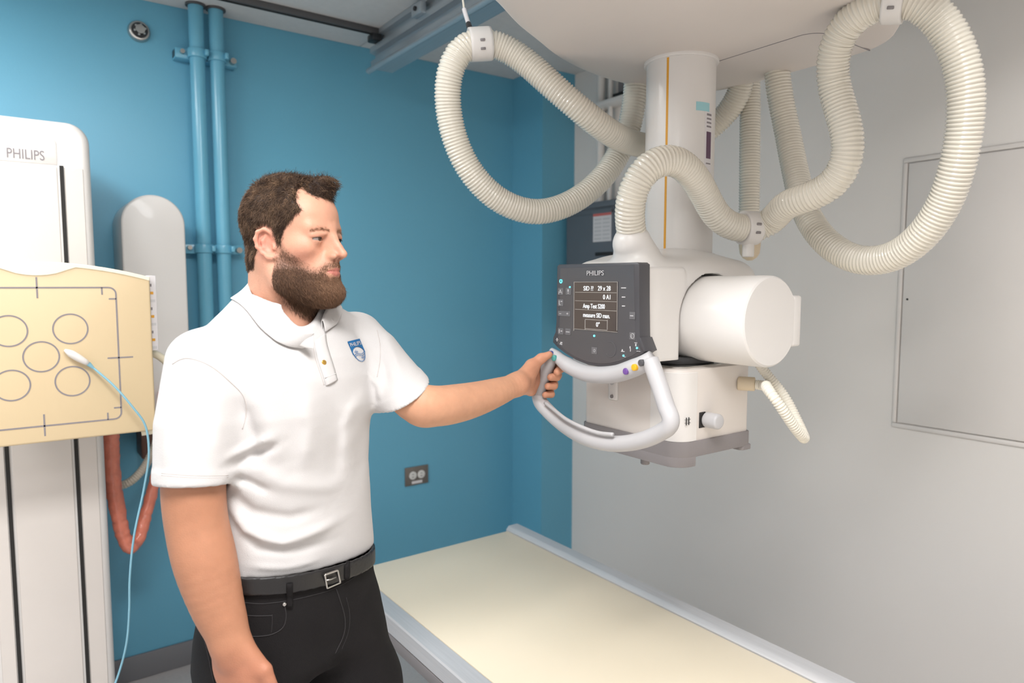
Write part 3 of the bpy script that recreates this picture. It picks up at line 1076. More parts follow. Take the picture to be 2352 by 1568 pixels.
def head_sdf(P):
    x, y, z = P[:, 0], P[:, 1], P[:, 2]
    # main hood
    q = np.stack([np.maximum(np.abs(x - 1.305) - (.205 - .10), 0), np.maximum(np.abs(y - 1.165) - (.135 - .045), 0), np.zeros_like(x)], 1)
    d = s_box(P, (1.305, 1.165, 1.545), (.205, .135, .130), .045)
    top = s_ell(P, (1.36, 1.18, 1.58), (.20, .16, .130))
    d = smin(d, top, .05)
    d = smin(d, s_ell(P, (1.225, 1.235, 1.60), (.10, .155, .088)), .035)
    # hose socket
    s0_ = np.array(onF(1462, 590, 1.59))
    s1_ = np.array(onF(1452, 560, 1.575))
    d = smin(d, s_cone(P, s0_, s1_, .052, .044), .03)
    # flat front panel on the left
    d = smin(d, s_box(P, (1.162, 1.155, 1.545), (.061, .125, .112), .004), .006)
    # round cut-out for the tube
    cut = np.maximum(np.sqrt((x - TX) ** 2 + (z - TZc) ** 2) - (TR_ + .006), y - 1.19)
    cut2 = np.maximum(np.maximum(np.abs(x - TX) - (TR_ + .006), z - TZc), y - 1.19)
    d = np.maximum(d, -np.minimum(cut, cut2))
    d = np.maximum(d, 1.452 - z)
    return d

V, F = sdf_mesh(head_sdf, (1.06, .98, 1.42), (1.60, 1.50, 1.76), .0035)
adopt(hd, mesh_obj('hood', V, F, M['plastic'], angle=30))
# tube housing along Y
bm = bmesh.new()
prof = [(0.0, 1.225), (.085, 1.225), (TR_ - .004, 1.21), (TR_, 1.19), (TR_, 1.16), (TR_, tcap + .008), (TR_ - .0015, tcap + .003), (TR_ - .005, tcap), (TR_ - .02, tcap), (0.0, tcap)]
seg = 96
rg = []
for r, y in prof:
    if r == 0:
        rg.append([bm.verts.new((TX, y, TZc))])
    else:
        rg.append([bm.verts.new((TX + r * math.cos(t), y, TZc + r * math.sin(t))) for t in np.linspace(0, 2 * PI, seg, endpoint=False)])
for a, b in zip(rg[:-1], rg[1:]):
    for i in range(seg):
        j = (i + 1) % seg
        if len(a) == 1:
            bm.faces.new((a[0], b[j], b[i]))
        elif len(b) == 1:
            bm.faces.new((a[i], a[j], b[0]))
        else:
            bm.faces.new((a[i], a[j], b[j], b[i]))
bmesh.ops.recalc_face_normals(bm, faces=bm.faces[:])
adopt(hd, obj('tube_housing', bm, M['plastic'], None, True, 30))
adopt(hd, box('end_tab', (TX + TR_ * .80, tcap - .0005, TZc - .058), (TX + TR_ + .013, tcap + .05, TZc + .055), M['plastic'], None, .006, 3))
adopt(hd, cyl('column_bearing', (CCX, CCY, 1.62), (CCX, CCY, 1.70), .098, M['plastic'], seg=48, bevel=.01))
adopt(hd, cyl('rotation_plate', (1.30, 1.13, 1.436), (1.30, 1.13, 1.454), .098, M['darkmetal'], seg=48, bevel=.003))
for a in np.linspace(0, 2 * PI, 10, endpoint=False):
    o = cyl('rotation_bolt', (1.30 + .086 * math.cos(a), 1.13 + .086 * math.sin(a), 1.428), (1.30 + .086 * math.cos(a), 1.13 + .086 * math.sin(a), 1.437), .006, M['metal'], seg=8)
    adopt(hd, o)

# ------------------------------------------------------------------ collimator
kx0, kx1, ky0, ky1 = 1.178, 1.428, 1.0, 1.318
kz1, kz0 = 1.432, 1.264
co = empty('collimator', (1.30, 1.15, kz0), 'white box shaped collimator with grey base hanging below the tube head', 'collimator')


def rplan(x0, x1, y0, y1, r, z):
    pts = []
    for (cx_, cy_, a0, rr_) in ((x1 - .012, y1 - .012, 0, .012), (x0 + r * .5, y1 - r * .5, 90, r * .5), (x0 + r, y0 + r, 180, r), (x1 - .012, y0 + .012, 270, .012)):
        for i in range(9):
            a = math.radians(a0 + 90 * i / 8)
            pts.append(Vector((cx_ + rr_ * math.cos(a), cy_ + rr_ * math.sin(a), z)))
    return pts

adopt(co, prism('casing', rplan(kx0, kx1, ky0, ky1, .040, kz0 + .004), (0, 0, kz1 - kz0 - .004), M['offwhite'], None, .003, 2))
adopt(co, prism('top_plate', rplan(kx0 + .02, kx1 - .02, ky0 + .02, ky1 - .02, .03, kz1 - .004), (0, 0, .008), M['metal'], None, .001, 1))
# front cover seam and corner cover
adopt(co, prism('corner_cover', [Vector((kx0 - .0015, ky0 + .085, kz0 + .006))] + [Vector((kx0 + .040 + .0415 * math.cos(t), ky0 + .040 + .0415 * math.sin(t), kz0 + .006)) for t in np.linspace(PI, 1.5 * PI, 10)] +
                [Vector((kx0 + .056, ky0 - .0015, kz0 + .006)), Vector((kx0 + .056, ky0 + .02, kz0 + .006)), Vector((kx0 + .02, ky0 + .085, kz0 + .006))], (0, 0, kz1 - kz0 - .012), M['plastic'], None, .0012, 1))
# grey base with feet
gb = rplan(kx0 - .004, kx1 + .004, ky0 - .004, ky1 + .004, .044, kz0 + .006)
adopt(co, prism('grey_base', gb, (0, 0, -.036), M['greybase'], None, .002, 2))
for name, lo, hi in (('base_foot', (kx0 - .004, ky0 - .004, kz0 - .051), (kx0 + .052, ky1 + .004, kz0 - .026)), ('base_foot', (kx1 - .030, ky0 - .004, kz0 - .040), (kx1 + .004, ky1 + .004, kz0 - .026))):
    x0_, y0_, z0_ = lo
    x1_, y1_, z1_ = hi
    r_ = .044 if x0_ < 1.2 else .012
    pl_ = [Vector((x0_ + r_ + r_ * math.cos(t), y0_ + r_ + r_ * math.sin(t), z1_)) for t in np.linspace(PI, 1.5 * PI, 8)] + [Vector((x1_, y0_, z1_)), Vector((x1_, y1_, z1_)), Vector((x0_, y1_, z1_))]
    adopt(co, prism(name, pl_, (0, 0, z0_ - z1_), M['greybase'], None, .0022, 2))
adopt(co, box('tray_rail', (kx0 + .07, ky0 + .02, kz0 - .036), (kx1 - .03, ky1 - .02, kz0 - .018), M['beige'], None, .003))
adopt(co, cyl('lower_knob', onX(1482, 1045, kx0 + .04) , onX(1482, 1045, kx0 + .04) + Vector((0, 0, -.022)), .011, M['greybase'], seg=16, bevel=.003))
# turning knob on the camera side
kc = onY(1612, 964, ky0)
adopt(co, box('knob_recess', (kc.x - .010, ky0 - .0012, kc.z - .018), (kc.x + .012, ky0 + .002, kc.z + .018), M['blackink'], None, .001, 1))
adopt(co, cyl('field_knob', (kc.x + .012, ky0 - .001, kc.z), (kc.x + .012, ky0 - .040, kc.z), .0175, M['grip'], seg=32, bevel=.005))
# hash mark: two upright strokes, two thin cross strokes
hc = onY(1578, 967, ky0)
for s in (-1, 1):
    adopt(co, box('hash_stroke', (hc.x + s * .0042 - .0009, ky0 - .0022, hc.z - .0085), (hc.x + s * .0042 + .0009, ky0 - .001, hc.z + .0085), M['blackink']),
          box('hash_stroke', (hc.x - .0095, ky0 - .0022, hc.z + s * .004 - .0003), (hc.x + .0095, ky0 - .001, hc.z + s * .004 + .0003), M['blackink']))
# hanging bracket on the man's side
bc = onX(1410, 882, kx0)
bt = onX(1410, 915, kx0)
adopt(co, box('side_bracket', (kx0 - .006, bt.y - .016, bt.z - .004), (kx0 + .002, bt.y + .016, bc.z + .014), M['plastic'], None, .0055, 3))
adopt(co, cyl('bracket_screw', (kx0 - .006, bt.y, bt.z + .006), (kx0 - .009, bt.y, bt.z + .006), .0045, M['greybase'], seg=12))
adopt(co, cyl('bracket_screw', (kx0 - .006, bt.y, bc.z + .004), (kx0 - .009, bt.y, bc.z + .004), .0055, M['grip'], seg=12))
# connector and the ivory hose loop
cc = onY(1712, 880, ky0)
cn0 = Vector((kx1 - .012, ky0 + .06, cc.z))
cn = onY(1714, 879, ky0 - .004)
adopt(co, cyl('hose_connector', (cn.x - .022, ky0 + .004, cn.z), (cn.x - .002, ky0 - .030, cn.z), .0165, M['beige'], seg=28, bevel=.003))
f0 = cn.x * FV.x + cn.y * FV.y
hD = corrugated('ribbed_hose', [Vector((cn.x - .008, ky0 - .022, cn.z)), Vector((cn.x + .006, ky0 - .045, cn.z - .002))] + hosepts([(1765, 896, 1.44), (1795, 935, 1.43), (1822, 978, 1.44), (1845, 1005, 1.46), (1848, 1006, 1.50), (1832, 968, 1.54), (1800, 905, 1.57), (1772, 872, 1.58), (1744, 838, 1.58), (1728, 800, 1.56)]),
                .0118, M['hose'], None, pitch=.0062, amp=.0020, seg=18)
tag(hD, 'thin ivory ribbed hose hanging in a narrow loop right of the collimator', 'hose')

# ------------------------------------------------------------------ control console with bow handle
XC = 1.072
con = empty('control_console', (XC, 1.15, 1.35), 'dark grey control console with lit display and grey bow handle', 'console')
cx_ = lambda px, py: onX(px, py, XC)
olp = [(1279, 611), (1283, 607), (1380, 604.5), (1463, 602), (1468, 606), (1468, 690), (1469, 772), (1474, 790), (1483, 806), (1470, 816), (1450, 826), (1425, 836), (1400, 841), (1376, 842), (1350, 838),
       (1322, 827), (1298, 812), (1280, 798), (1269, 786), (1270, 774), (1275, 762), (1277, 740), (1278, 680)]
adopt(con, prism('console_body', [cx_(*p) for p in olp], (.034, 0, 0), M['console'], None, .003, 2))
inn = [(1287, 616), (1380, 611.5), (1456, 609), (1457, 690), (1459, 775), (1470, 805), (1450, 818), (1425, 828), (1400, 834), (1376, 835), (1350, 831), (1322, 820), (1298, 805), (1280, 789), (1281, 775), (1285, 760), (1286, 680)]
adopt(con, prism('face_plate', [onX(x, y, XC - .0008) for x, y in inn], (.003, 0, 0), M['consoleface'], None, .0004, 1))
# raised corner block at lower right
cb_ = [(1469, 776), (1488, 772), (1500, 804), (1484, 806)]
adopt(con, prism('corner_block', [onX(x, y, XC - .001) for x, y in ((1467, 775), (1470.5, 775), (1482, 806), (1476, 809), (1466, 795))], (.0375, 0, 0), M['console'], None, .002, 2))
XF = XC - .001


def quad(name, x0, y0, x1, y1, m, dx=.0, th=.0012, bevel=.0, par=None):
    xm, ym = (x0 + x1) / 2, (y0 + y1) / 2
    a = Vector((XF, onX(x0, ym, XF).y, onX(xm, y0, XF).z))
    b = Vector((XF, onX(x1, ym, XF).y, onX(xm, y1, XF).z))
    o = box(name, (XF - dx - th, min(a.y, b.y), min(a.z, b.z)), (XF - dx + .0005, max(a.y, b.y), max(a.z, b.z)), m, None, bevel, 1)
    adopt(con, o)
    if par is not None:
        o.parent = par
    return o

scr = quad('screen', 1319, 647, 1419, 759, M['screen'], 0, .0010)


def ctext(body, x, y, size, m, par=None, align='LEFT', squeeze=.72, depth=.0003, name='display_text', dx=.0014):
    p = onX(x, y, XF - dx)
    o = text(name, body, p, (0, -1, 0), (0, 0, 1), size, m, None, align, depth, squeeze)
    adopt(con, o)
    if par is not None:
        o.parent = par
    return o

for y in (671.5, 691.5, 712):
    quad('display_line', 1322, y - .45, 1417, y + .45, M['lcdline'], .0012, .0004, par=scr)
for a in ((1345, 734, 1396, 735), (1345, 755.8, 1396, 756.8), (1344.4, 734, 1345.4, 756.8), (1395.4, 734, 1396.4, 756.8)):
    quad('display_frame', *a, M['lcdline'], .0012, .0004, par=scr)
for a in ((1319, 647, 1419, 647.8), (1319, 758.4, 1419, 759.2), (1318.7, 647, 1319.5, 759.2), (1418, 647, 1418.9, 759.2)):
    quad('screen_border', *a, M['lcdline'], .0008, .0006, par=scr)
mono = dict(m=M['lcdtext'], par=scr)
for body, x, y, wpx in (('SID ??', 1340, 667, 22.5), ('29 x 28', 1373, 667, 29), ('0 A1', 1385, 687, 16.5), ('Amp Test S200', 1339, 707, 50), ('measure SID man.', 1339, 727.5, 61), ('0°', 1369, 750, 8)):
    o = ctext(body, x, y, .0148, **mono)
    ys = [v.co.y for v in o.data.vertices]
    y_hi = max(ys)
    want = abs(onX(x, y, XF).y - onX(x + wpx, y, XF).y)
    k_ = want / (max(ys) - min(ys))
    for v in o.data.vertices:
        v.co.y = y_hi + (v.co.y - y_hi) * k_
for body, x, y, wpx, h_ in (('PHILIPS', 1347, 632.5, 39, .0155),):
    o = ctext(body, x, y, h_, M['print'], name='maker_lettering', squeeze=.9)
    ys = [v.co.y for v in o.data.vertices]
    y_hi = max(ys)
    want = abs(onX(x, y, XF).y - onX(x + wpx, y, XF).y)
    k_ = want / (max(ys) - min(ys))
    for v in o.data.vertices:
        v.co.y = y_hi + (v.co.y - y_hi) * k_
# membrane keys
keys = [(1282, 661, 1294, 677), (1300, 661, 1312, 677), (1282, 687, 1294, 703), (1282, 714, 1310, 726), (1282, 753, 1294, 768), (1299, 754, 1311, 769), (1446, 716, 1459, 733), (1446, 763, 1459, 780), (1359, 797, 1371, 813)]
kk_ = [quad('key', *a, M['key'], 0, .0009, .0004) for a in keys]


def mark(name, x0, y0, x1, y1, m, par=None, th=.0014):
    return quad(name, x0, y0, x1, y1, m, .0004, th, 0, par)

for i, (a, ms) in enumerate((((1288, 669), ((-1, -4, 1, 0), (-4, 1, 4, 2.5), (-4, 4, -3, 6), (3, 4, 4, 6))), ((1306, 669), ((-1, -5, 1, 1), (-.6, 3, .8, 5))), ((1288, 695), ((-3, -5, -2, 5), (-3, 4, 1, 5), (1, -4, 4, -2))),
                             ((1296, 720), ((-10, -.6, -6, .6), (6, -.6, 10, .6), (7.4, -2, 8.6, 2))), ((1288, 760), ((-3, -4, -2, 4), (1, -1, 4, 1))), ((1305, 762), ((-4, -.7, 4, .7),)),
                             ((1452, 725), ((-3.5, -1, 3.5, 1),)))):
    for m_ in ms:
        mark('key_symbol', a[0] + m_[0], a[1] + m_[1], a[0] + m_[2], a[1] + m_[3], M['print'], kk_[min(i, 6)])
ctext('?', 1449.6, 776, .010, M['print'], par=kk_[7], name='key_symbol', dx=.0016)


def ring(name, x, y, r, w, m, a0=0.0, a1=2 * PI, par=None):
    c = onX(x, y, XF - .0012)
    R_ = r * .00098
    pts = [(c.x, c.y + R_ * .95 * math.cos(t), c.z + R_ * math.sin(t)) for t in np.linspace(a0, a1, 20)]
    P = np.array(pts)
    V, F = tube_mesh(P, w * .00098, 6)
    o = mesh_obj(name, V, F, m)
    adopt(con, o)
    if par is not None:
        o.parent = par
    return o

ring('key_symbol', 1452.4, 771.5, 5.4, .5, M['print'], par=kk_[7])
ring('key_symbol', 1365, 805, 3.0, .45, M['print'], par=kk_[8])
ring('lit_power_ring', 1288.2, 645.6, 4.2, 1.1, M['cyan'], PI * .5 + .45, PI * 2.5 - .45)
for x, y, r in ((1309.3, 659, 2.0), (1365.3, 771, 2.4), (1463.5, 799, 2.1), (1432.5, 816.5, 2.1)):
    c = onX(x, y, XF)
    adopt(con, cyl('status_light', (XF + .0005, c.y, c.z), (XF - .0016, c.y, c.z), r * .00098, M['cyan'], seg=16))
for x, y, w_ in ((1427.5, 661, 11), (1429, 682, 7.5), (1429.5, 702.5, 6.5)):
    mark('small_caption', x, y - 1.2, x + w_, y + 1.2, M['print'], th=.001)
for ms in ([(1278, 779, 1282, 781), (1279.4, 776, 1280.6, 784)], [(1288, 785, 1292, 788), (1287, 788, 1289, 791), (1290, 789, 1291.4, 792)], [(1429, 802, 1431, 806), (1427.5, 806, 1435, 807.6)], [(1447, 795, 1448.6, 800), (1448.3, 800, 1449.2, 807)],
           [(1460, 789, 1462, 795), (1458, 786.5, 1464, 787.7)], [(1463, 806, 1471, 807)], [(1434, 819, 1437.5, 820)]):
    for a in ms:
        mark('printed_symbol', *a, M['print'], th=.001)
ring('touch_dial', 1402, 802, 17, .35, M['key'], 1.2, 5.6)

# bow handle -------------------------------------------------------
mm_ = 1.0


def hp(px, py, X):
    return tuple(onX(px, py, X))

upper = catmull([hp(1266, 803, XC - .004), hp(1290, 828, XC - .002), hp(1320, 847, XC), hp(1350, 858, XC), (hp(1385, 861, XC)), hp(1420, 857, XC), hp(1455, 845, XC), hp(1478, 835, XC + .004), hp(1500, 822, XC + .012)], 12)
upper, s_ = resample(upper, .004)
V, F = tube_mesh(upper, np.interp(s_ / s_[-1], [0, .06, .2, .5, .85, 1], [.006, .0125, .0185, .0195, .0195, .017]), 24)
adopt(con, mesh_obj('handle_top_bar', V, F, M['grip']))
low = [hp(1494, 828, XC + .006), hp(1505, 858, XC + .002), hp(1518, 895, XC), hp(1531, 935, XC - .002), hp(1541, 963, XC - .004), hp(1537, 978, XC - .004), hp(1515, 994, XC - .004), hp(1480, 1009, XC - .006), hp(1435, 1018, XC - .008), hp(1390, 1017, XC - .010), hp(1340, 1003, XC - .012),
       hp(1295, 976, XC - .012), hp(1260, 945, XC - .014), hp(1241, 922, XC - .014), hp(1237, 905, XC - .014)]
P = catmull(low, 10)
P, s_ = resample(P, .004)
V, F = tube_mesh(P, .0178, 24)
adopt(con, mesh_obj('handle_loop', V, F, M['grip']))
P = catmull([hp(1237, 915, XC - .014), hp(1240, 896, XC - .014), hp(1249, 868, XC - .012), hp(1259, 840, XC - .010), hp(1270, 815, XC - .006)], 10)
P, s_ = resample(P, .004)
V, F = tube_mesh(P, np.interp(s_ / s_[-1], [0, .2, .8, 1], [.0170, .0160, .0160, .0145]), 24)
adopt(con, mesh_obj('handle_grip', V, F, M['gripdark']))
P = catmull([hp(1252, 930, XC - .030), hp(1272, 946, XC - .030), hp(1300, 968, XC - .029), hp(1340, 988, XC - .028), hp(1375, 1000, XC - .027), hp(1408, 1004, XC - .026)], 8)
P[:, 2] += .006
V, F = tube_mesh(P, np.array([.0045] * len(P)), 10)
adopt(con, mesh_obj('release_strip', V, F, M['grip']))
for x, y, m_, nm, dx in ((1437.5, 852.5, 'purple', 'purple_button', .019), (1457, 843.5, 'yellow', 'yellow_button', .018), (1472.5, 833, 'greybtn', 'charcoal_button', .014), (1272.5, 822, 'teal', 'teal_button', .018), (1263.5, 812, 'bluebtn', 'blue_button', .018)):
    c = onX(x, y, XC - dx)
    o = cyl(nm, (c.x + .006, c.y, c.z), (c.x - .003, c.y, c.z), .0072, M[m_], seg=24, bevel=.0015)
    o['label'] = nm.replace('_', ' ')
    adopt(con, o)
# arm joining the console to the head, behind it
adopt(con, box('mounting_arm', (XC + .03, 1.06, 1.50), (XC + .048, 1.20, 1.60), M['console'], None, .004))

# ------------------------------------------------------------------ the man, sculpted in (right, forward, up) metres around his own root
from mathutils.bvhtree import BVHTree

root_r, root_f = -0.40, 1.34
rw = RV * root_r + FV * root_f
man = empty('person', (rw.x, rw.y, 0), 'bearded man in white polo shirt and black jeans holding the handle of the control console', 'person', rz=HEAD - PI / 2)
R0 = np.array([root_r, root_f, 0.0])


def mobj(name, V, F, m, smooth=True, parent=None):
    o = mesh_obj(name, np.asarray(V) - R0, F, m, parent or man, smooth)
    return o

SD = np.array([.575, .818, 0.0])     # towards his left shoulder
ND = np.array([.818, -.575, 0.0])    # out of his chest
TC = np.array([-.452, 1.375, 0.0])
UZ = np.array([0, 0, 1.0])


def TB(x, y, z):
    return TC + SD * x + ND * y + UZ * z

YAW = math.radians(21)
HO = Q(668, 561.6, 1.38)
FD = np.array([math.cos(YAW), -math.sin(YAW), 0])
LD = np.array([math.sin(YAW), math.cos(YAW), 0])
HM = np.stack([FD, LD, UZ], 0)       # rows: local axes


def toH(P):
    return (P - HO) @ HM.T


def fromH(p):
    return np.asarray(p, float) @ HM + HO


def head_local(p):
    """signed distance of head in its own frame: x forward, y left, z up, origin between the ears"""
    x, y, z = p[:, 0], p[:, 1], p[:, 2]
    a = np.stack([x, np.abs(y), z], 1)          # mirror
    d = s_ell(p, (-.007, 0, .045), (.090, .0735, .080))
    d = smin(d, s_ell(p, (.040, 0, .048), (.056, .0615, .056)), .03)
    d = smin(d, s_ell(p, (.030, 0, -.012), (.056, .060, .062)), .03)     # mid face
    # cheek bones, jaw, chin
    d = smin(d, s_ell(a, (.056, .043, -.010), (.026, .018, .018)), .022)
    d = smin(d, s_cone(a, (-.004, .053, -.035), (.020, .050, -.068), .017, .019), .03)
    d = smin(d, s_cone(a, (.020, .049, -.068), (.078, .014, -.095), .019, .0165), .028)
    d = smin(d, s_ell(p, (.086, 0, -.092), (.0155, .022, .016)), .02)
    d = smin(d, s_ell(p, (.060, 0, -.062), (.038, .038, .040)), .028)     # muzzle mass
    d = smin(d, s_ell(p, (.082, 0, -.048), (.020, .026, .024)), .015)
    # brow ridge
    d = smin(d, s_cone(a, (.0865, .008, .0275), (.0775, .042, .0285), .0105, .0085), .014)
    # sockets
    d = smax(d, -s_ell(a, (.1025, .0315, .0090), (.0170, .0165, .0115)), .012)
    # nose
    nose = s_chain(p, [(.0925, 0, .024), (.1000, 0, .011), (.1120, 0, -.008), (.1220, 0, -.0205)], [.0090, .0078, .0070, .0080], .005)
    nose = smin(nose, s_chain(p, [(.0860, 0, .022), (.0920, 0, .004), (.0990, 0, -.016)], [.0095, .0110, .0115]), .008)
    nose = smin(nose, s_ell(a, (.1050, .0125, -.0245), (.0110, .0058, .0070)), .007)
    nose = smin(nose, s_ell(p, (.100, 0, -.020), (.014, .009, .010)), .008)
    d = smin(d, nose, .011)
    d = smax(d, -s_ell(a, (.1095, .0066, -.0315), (.0060, .0032, .0040)), .003)
    # lips
    up = s_chain(a, [(.1045, 0, -.0490), (.1015, .009, -.0490), (.0925, .0190, -.0520)], [.0036, .0036, .0020], .003)
    lo_ = s_chain(a, [(.1025, 0, -.0585), (.0995, .010, -.0575), (.0925, .0185, -.0535)], [.0050, .0045, .0020], .003)
    d = smin(d, up, .006)
    d = smin(d, lo_, .006)
    slit = s_chain(a, [(.1095, 0, -.0532), (.104, .012, -.0528), (.0935, .023, -.0530)], [.0013, .0012, .0008])
    d = smax(d, -slit, .002)
    d = smin(d, s_ell(p, (.098, 0, -.040), (.008, .012, .007)), .01)       # philtrum
    # eye lids: a thin shell over the eyeball with the opening cut out
    ec = np.array([.0805, .0315, .0080])
    lid = s_ball(a, ec, .0138)
    q = a - ec
    ang = q[:, 1] / .0150
    upz = .0029 * (1 - np.clip(ang, -1, 1) ** 2) - .0004
    loz = -.0031 * (1 - np.clip(ang, -1, 1) ** 2) - .0010
    opening = np.maximum(np.maximum(q[:, 2] - upz, loz - q[:, 2]), np.maximum(np.abs(q[:, 1]) - .0138, -q[:, 0] + .002))
    d = smin(d, lid, .006)
    d = smin(d, s_cone(a, (.0945, .020, .0175), (.0845, .045, .0140), .0036, .0036), .007)   # upper lid fold
    d = smax(d, -opening, .0012)
    # ears
    e = a - np.array([.004, .0715, -.005])
    tl = math.radians(-12)
    ex = e[:, 0] * math.cos(tl) - e[:, 2] * math.sin(tl)
    ez = e[:, 0] * math.sin(tl) + e[:, 2] * math.cos(tl)
    ey = e[:, 1] - np.clip(-ex, -.02, .03) * .30
    E = np.stack([ex - .003, ey, ez], 1) * 1.06
    helix = s_chain(E, [(.011, -.002, .010), (.010, .003, .022), (.000, .005, .0315), (-.013, .006, .029), (-.0205, .006, .016), (-.0205, .005, .000), (-.014, .003, -.014), (-.005, .001, -.024), (.003, 0, -.027)],
                    [.0030, .0034, .0036, .0036, .0036, .0034, .0034, .0050, .0058], .004)
    anti = s_chain(E, [(-.003, .000, .020), (-.0100, .002, .010), (-.0105, .001, -.004), (-.004, .000, -.014)], [.0024, .0032, .0032, .003], .004)
    disc = s_ell(E, (-.007, -.0045, .003), (.0185, .0040, .029))
    tragus = s_ell(E, (.0085, .001, -.007), (.0040, .0045, .0065))
    ear = smin(smin(helix, disc, .004), smin(anti, tragus, .003), .004)
    ear = smax(ear, -s_ell(E, (.001, .004, -.004), (.0065, .0055, .0080)), .003)
    d = smin(d, ear, .005)
    return d


NB = Q(655, 735, 1.392)      # base of the neck


def body_head(P):
    d = head_local(toH(P))
    n0 = fromH((-.022, 0, -.030))
    n1 = NB + np.array([0, 0, -.03])
    neck = s_cone(P, n0, n1, .056, .060)
    neck = smin(neck, s_cone(P, fromH((-.050, 0, -.02)), NB + ND * -.035 + UZ * .0, .036, .05), .03)
    # throat and sterno muscles
    neck = smin(neck, s_cone(P, fromH((.012, 0, -.085)), NB + ND * .035 + UZ * -.04, .030, .030), .02)
    neck = smin(neck, s_cone(P, fromH((-.030, -.050, -.03)), NB + ND * .050 + SD * -.018 + UZ * -.045, .014, .012), .015)
    d = smin(d, neck, .022)
    tr = s_cone(P, NB + SD * -.10 + UZ * -.055, NB + SD * .10 + UZ * -.055, .040, .040)
    d = smin(d, tr, .05)
    ch = s_ell(P, TB(0, .0, 1.40), (.13, .13, .11))
    d = smin(d, ch, .03)
    return d

V1, F1 = sdf_mesh(body_head, HO + np.array([-.20, -.19, -.27]), HO + np.array([.19, .20, .16]), .0022)

# --- arms
SHR, ELR, WRR = Q(460, 845, 1.215), Q(448, 1185, 1.175), Q(528, 1474, 1.145)
SHL, ELL, WRL = Q(826, 782, 1.55), Q(966, 934, 1.40), Q(1188, 882, 1.60)


def mix(a, b, t):
    return a + (b - a) * t


def s_curve(P, pts, rad, n=5):
    C_ = catmull([np.r_[p, r] for p, r in zip(pts, rad)], n)
    return s_chain(P, C_[:, :3], C_[:, 3])


def flat_ell(P, c, ax, ay, az, r):
    """ellipsoid with given unit axes"""
    R_ = np.stack([ax, ay, az], 1)
    return s_ell(P, c, r, R_)


def unit(v):
    return v / np.linalg.norm(v)


# right hand: knuckles, fingers pointing down, thumb towards the front
kn = Q(557, 1602, 1.135)
hdn = unit(kn - WRR)
hw_ = unit(np.array([1.0, -.35, 0]) - hdn * hdn.dot(np.array([1.0, -.35, 0])))   # across the palm, towards the thumb
hn = unit(np.cross(hdn, hw_))
if hn[1] < 0:
    hn = -hn                                           # palm side, away from the camera


def right_arm(P):
    d = s_curve(P, [SHR, Q(450, 1000, 1.19), Q(445, 1122, 1.18), Q(452, 1200, 1.175), Q(472, 1290, 1.165), Q(500, 1390, 1.155), Q(519, 1442, 1.15), WRR],
                [.056, .054, .0525, .0515, .0515, .0430, .0365, .0315])
    d = smax(d, -s_cone(P, Q(540, 1195, 1.12), Q(535, 1225, 1.10), .010, .010), .05)
    # wrist + palm
    pc_ = mix(WRR, kn, .48)
    palm = flat_ell(P, pc_, hw_, hn, hdn, (.0475, .0190, .062))
    d = smin(d, palm, .022)
    d = smin(d, s_cone(P, WRR, mix(WRR, kn, .25), .029, .026), .012)
    lens = [.074, .082, .076, .060]
    for i in range(4):
        off = .031 - i * .0205
        k0 = WRR + hdn * (.090 - .004 * abs(i - 1)) + hw_ * off
        dr = unit(hdn + hn * .25 + hw_ * (.03 - .02 * i))
        dr2 = unit(hdn + hn * .75)
        dr3 = unit(hdn * .8 + hn * 1.1)
        L = lens[i]
        p1 = k0 + dr * L * .48
        p2 = p1 + dr2 * L * .31
        p3 = p2 + dr3 * L * .24
        meta = WRR + hdn * .035 + hw_ * off * .55
        f = s_chain(P, [meta, k0 - hn * .004, p1, p2, p3], [.009, .0100, .0088, .0080, .0068], .003)
        d = smin(d, f, .006)
    tb = WRR + hdn * .010 + hw_ * .018 + hn * .006
    t1 = WRR + hdn * .058 + hw_ * .050 + hn * .010
    t2 = t1 + unit(hdn + hw_ * .12 + hn * .1) * .038
    t3 = t2 + unit(hdn - hw_ * .10 + hn * .2) * .026
    d = smin(d, s_chain(P, [tb, t1, t2, t3], [.017, .0128, .0108, .0085], .004), .010)
    return d

# left hand closed round the grip of the handle


def toL(v):
    v = Vector(v)
    return np.array([v.dot(RV), v.dot(FV), v.z])

G0, G1 = toL(hp(1237, 912, XC - .014)), toL(hp(1263, 830, XC - .009))
ga = unit(G1 - G0)


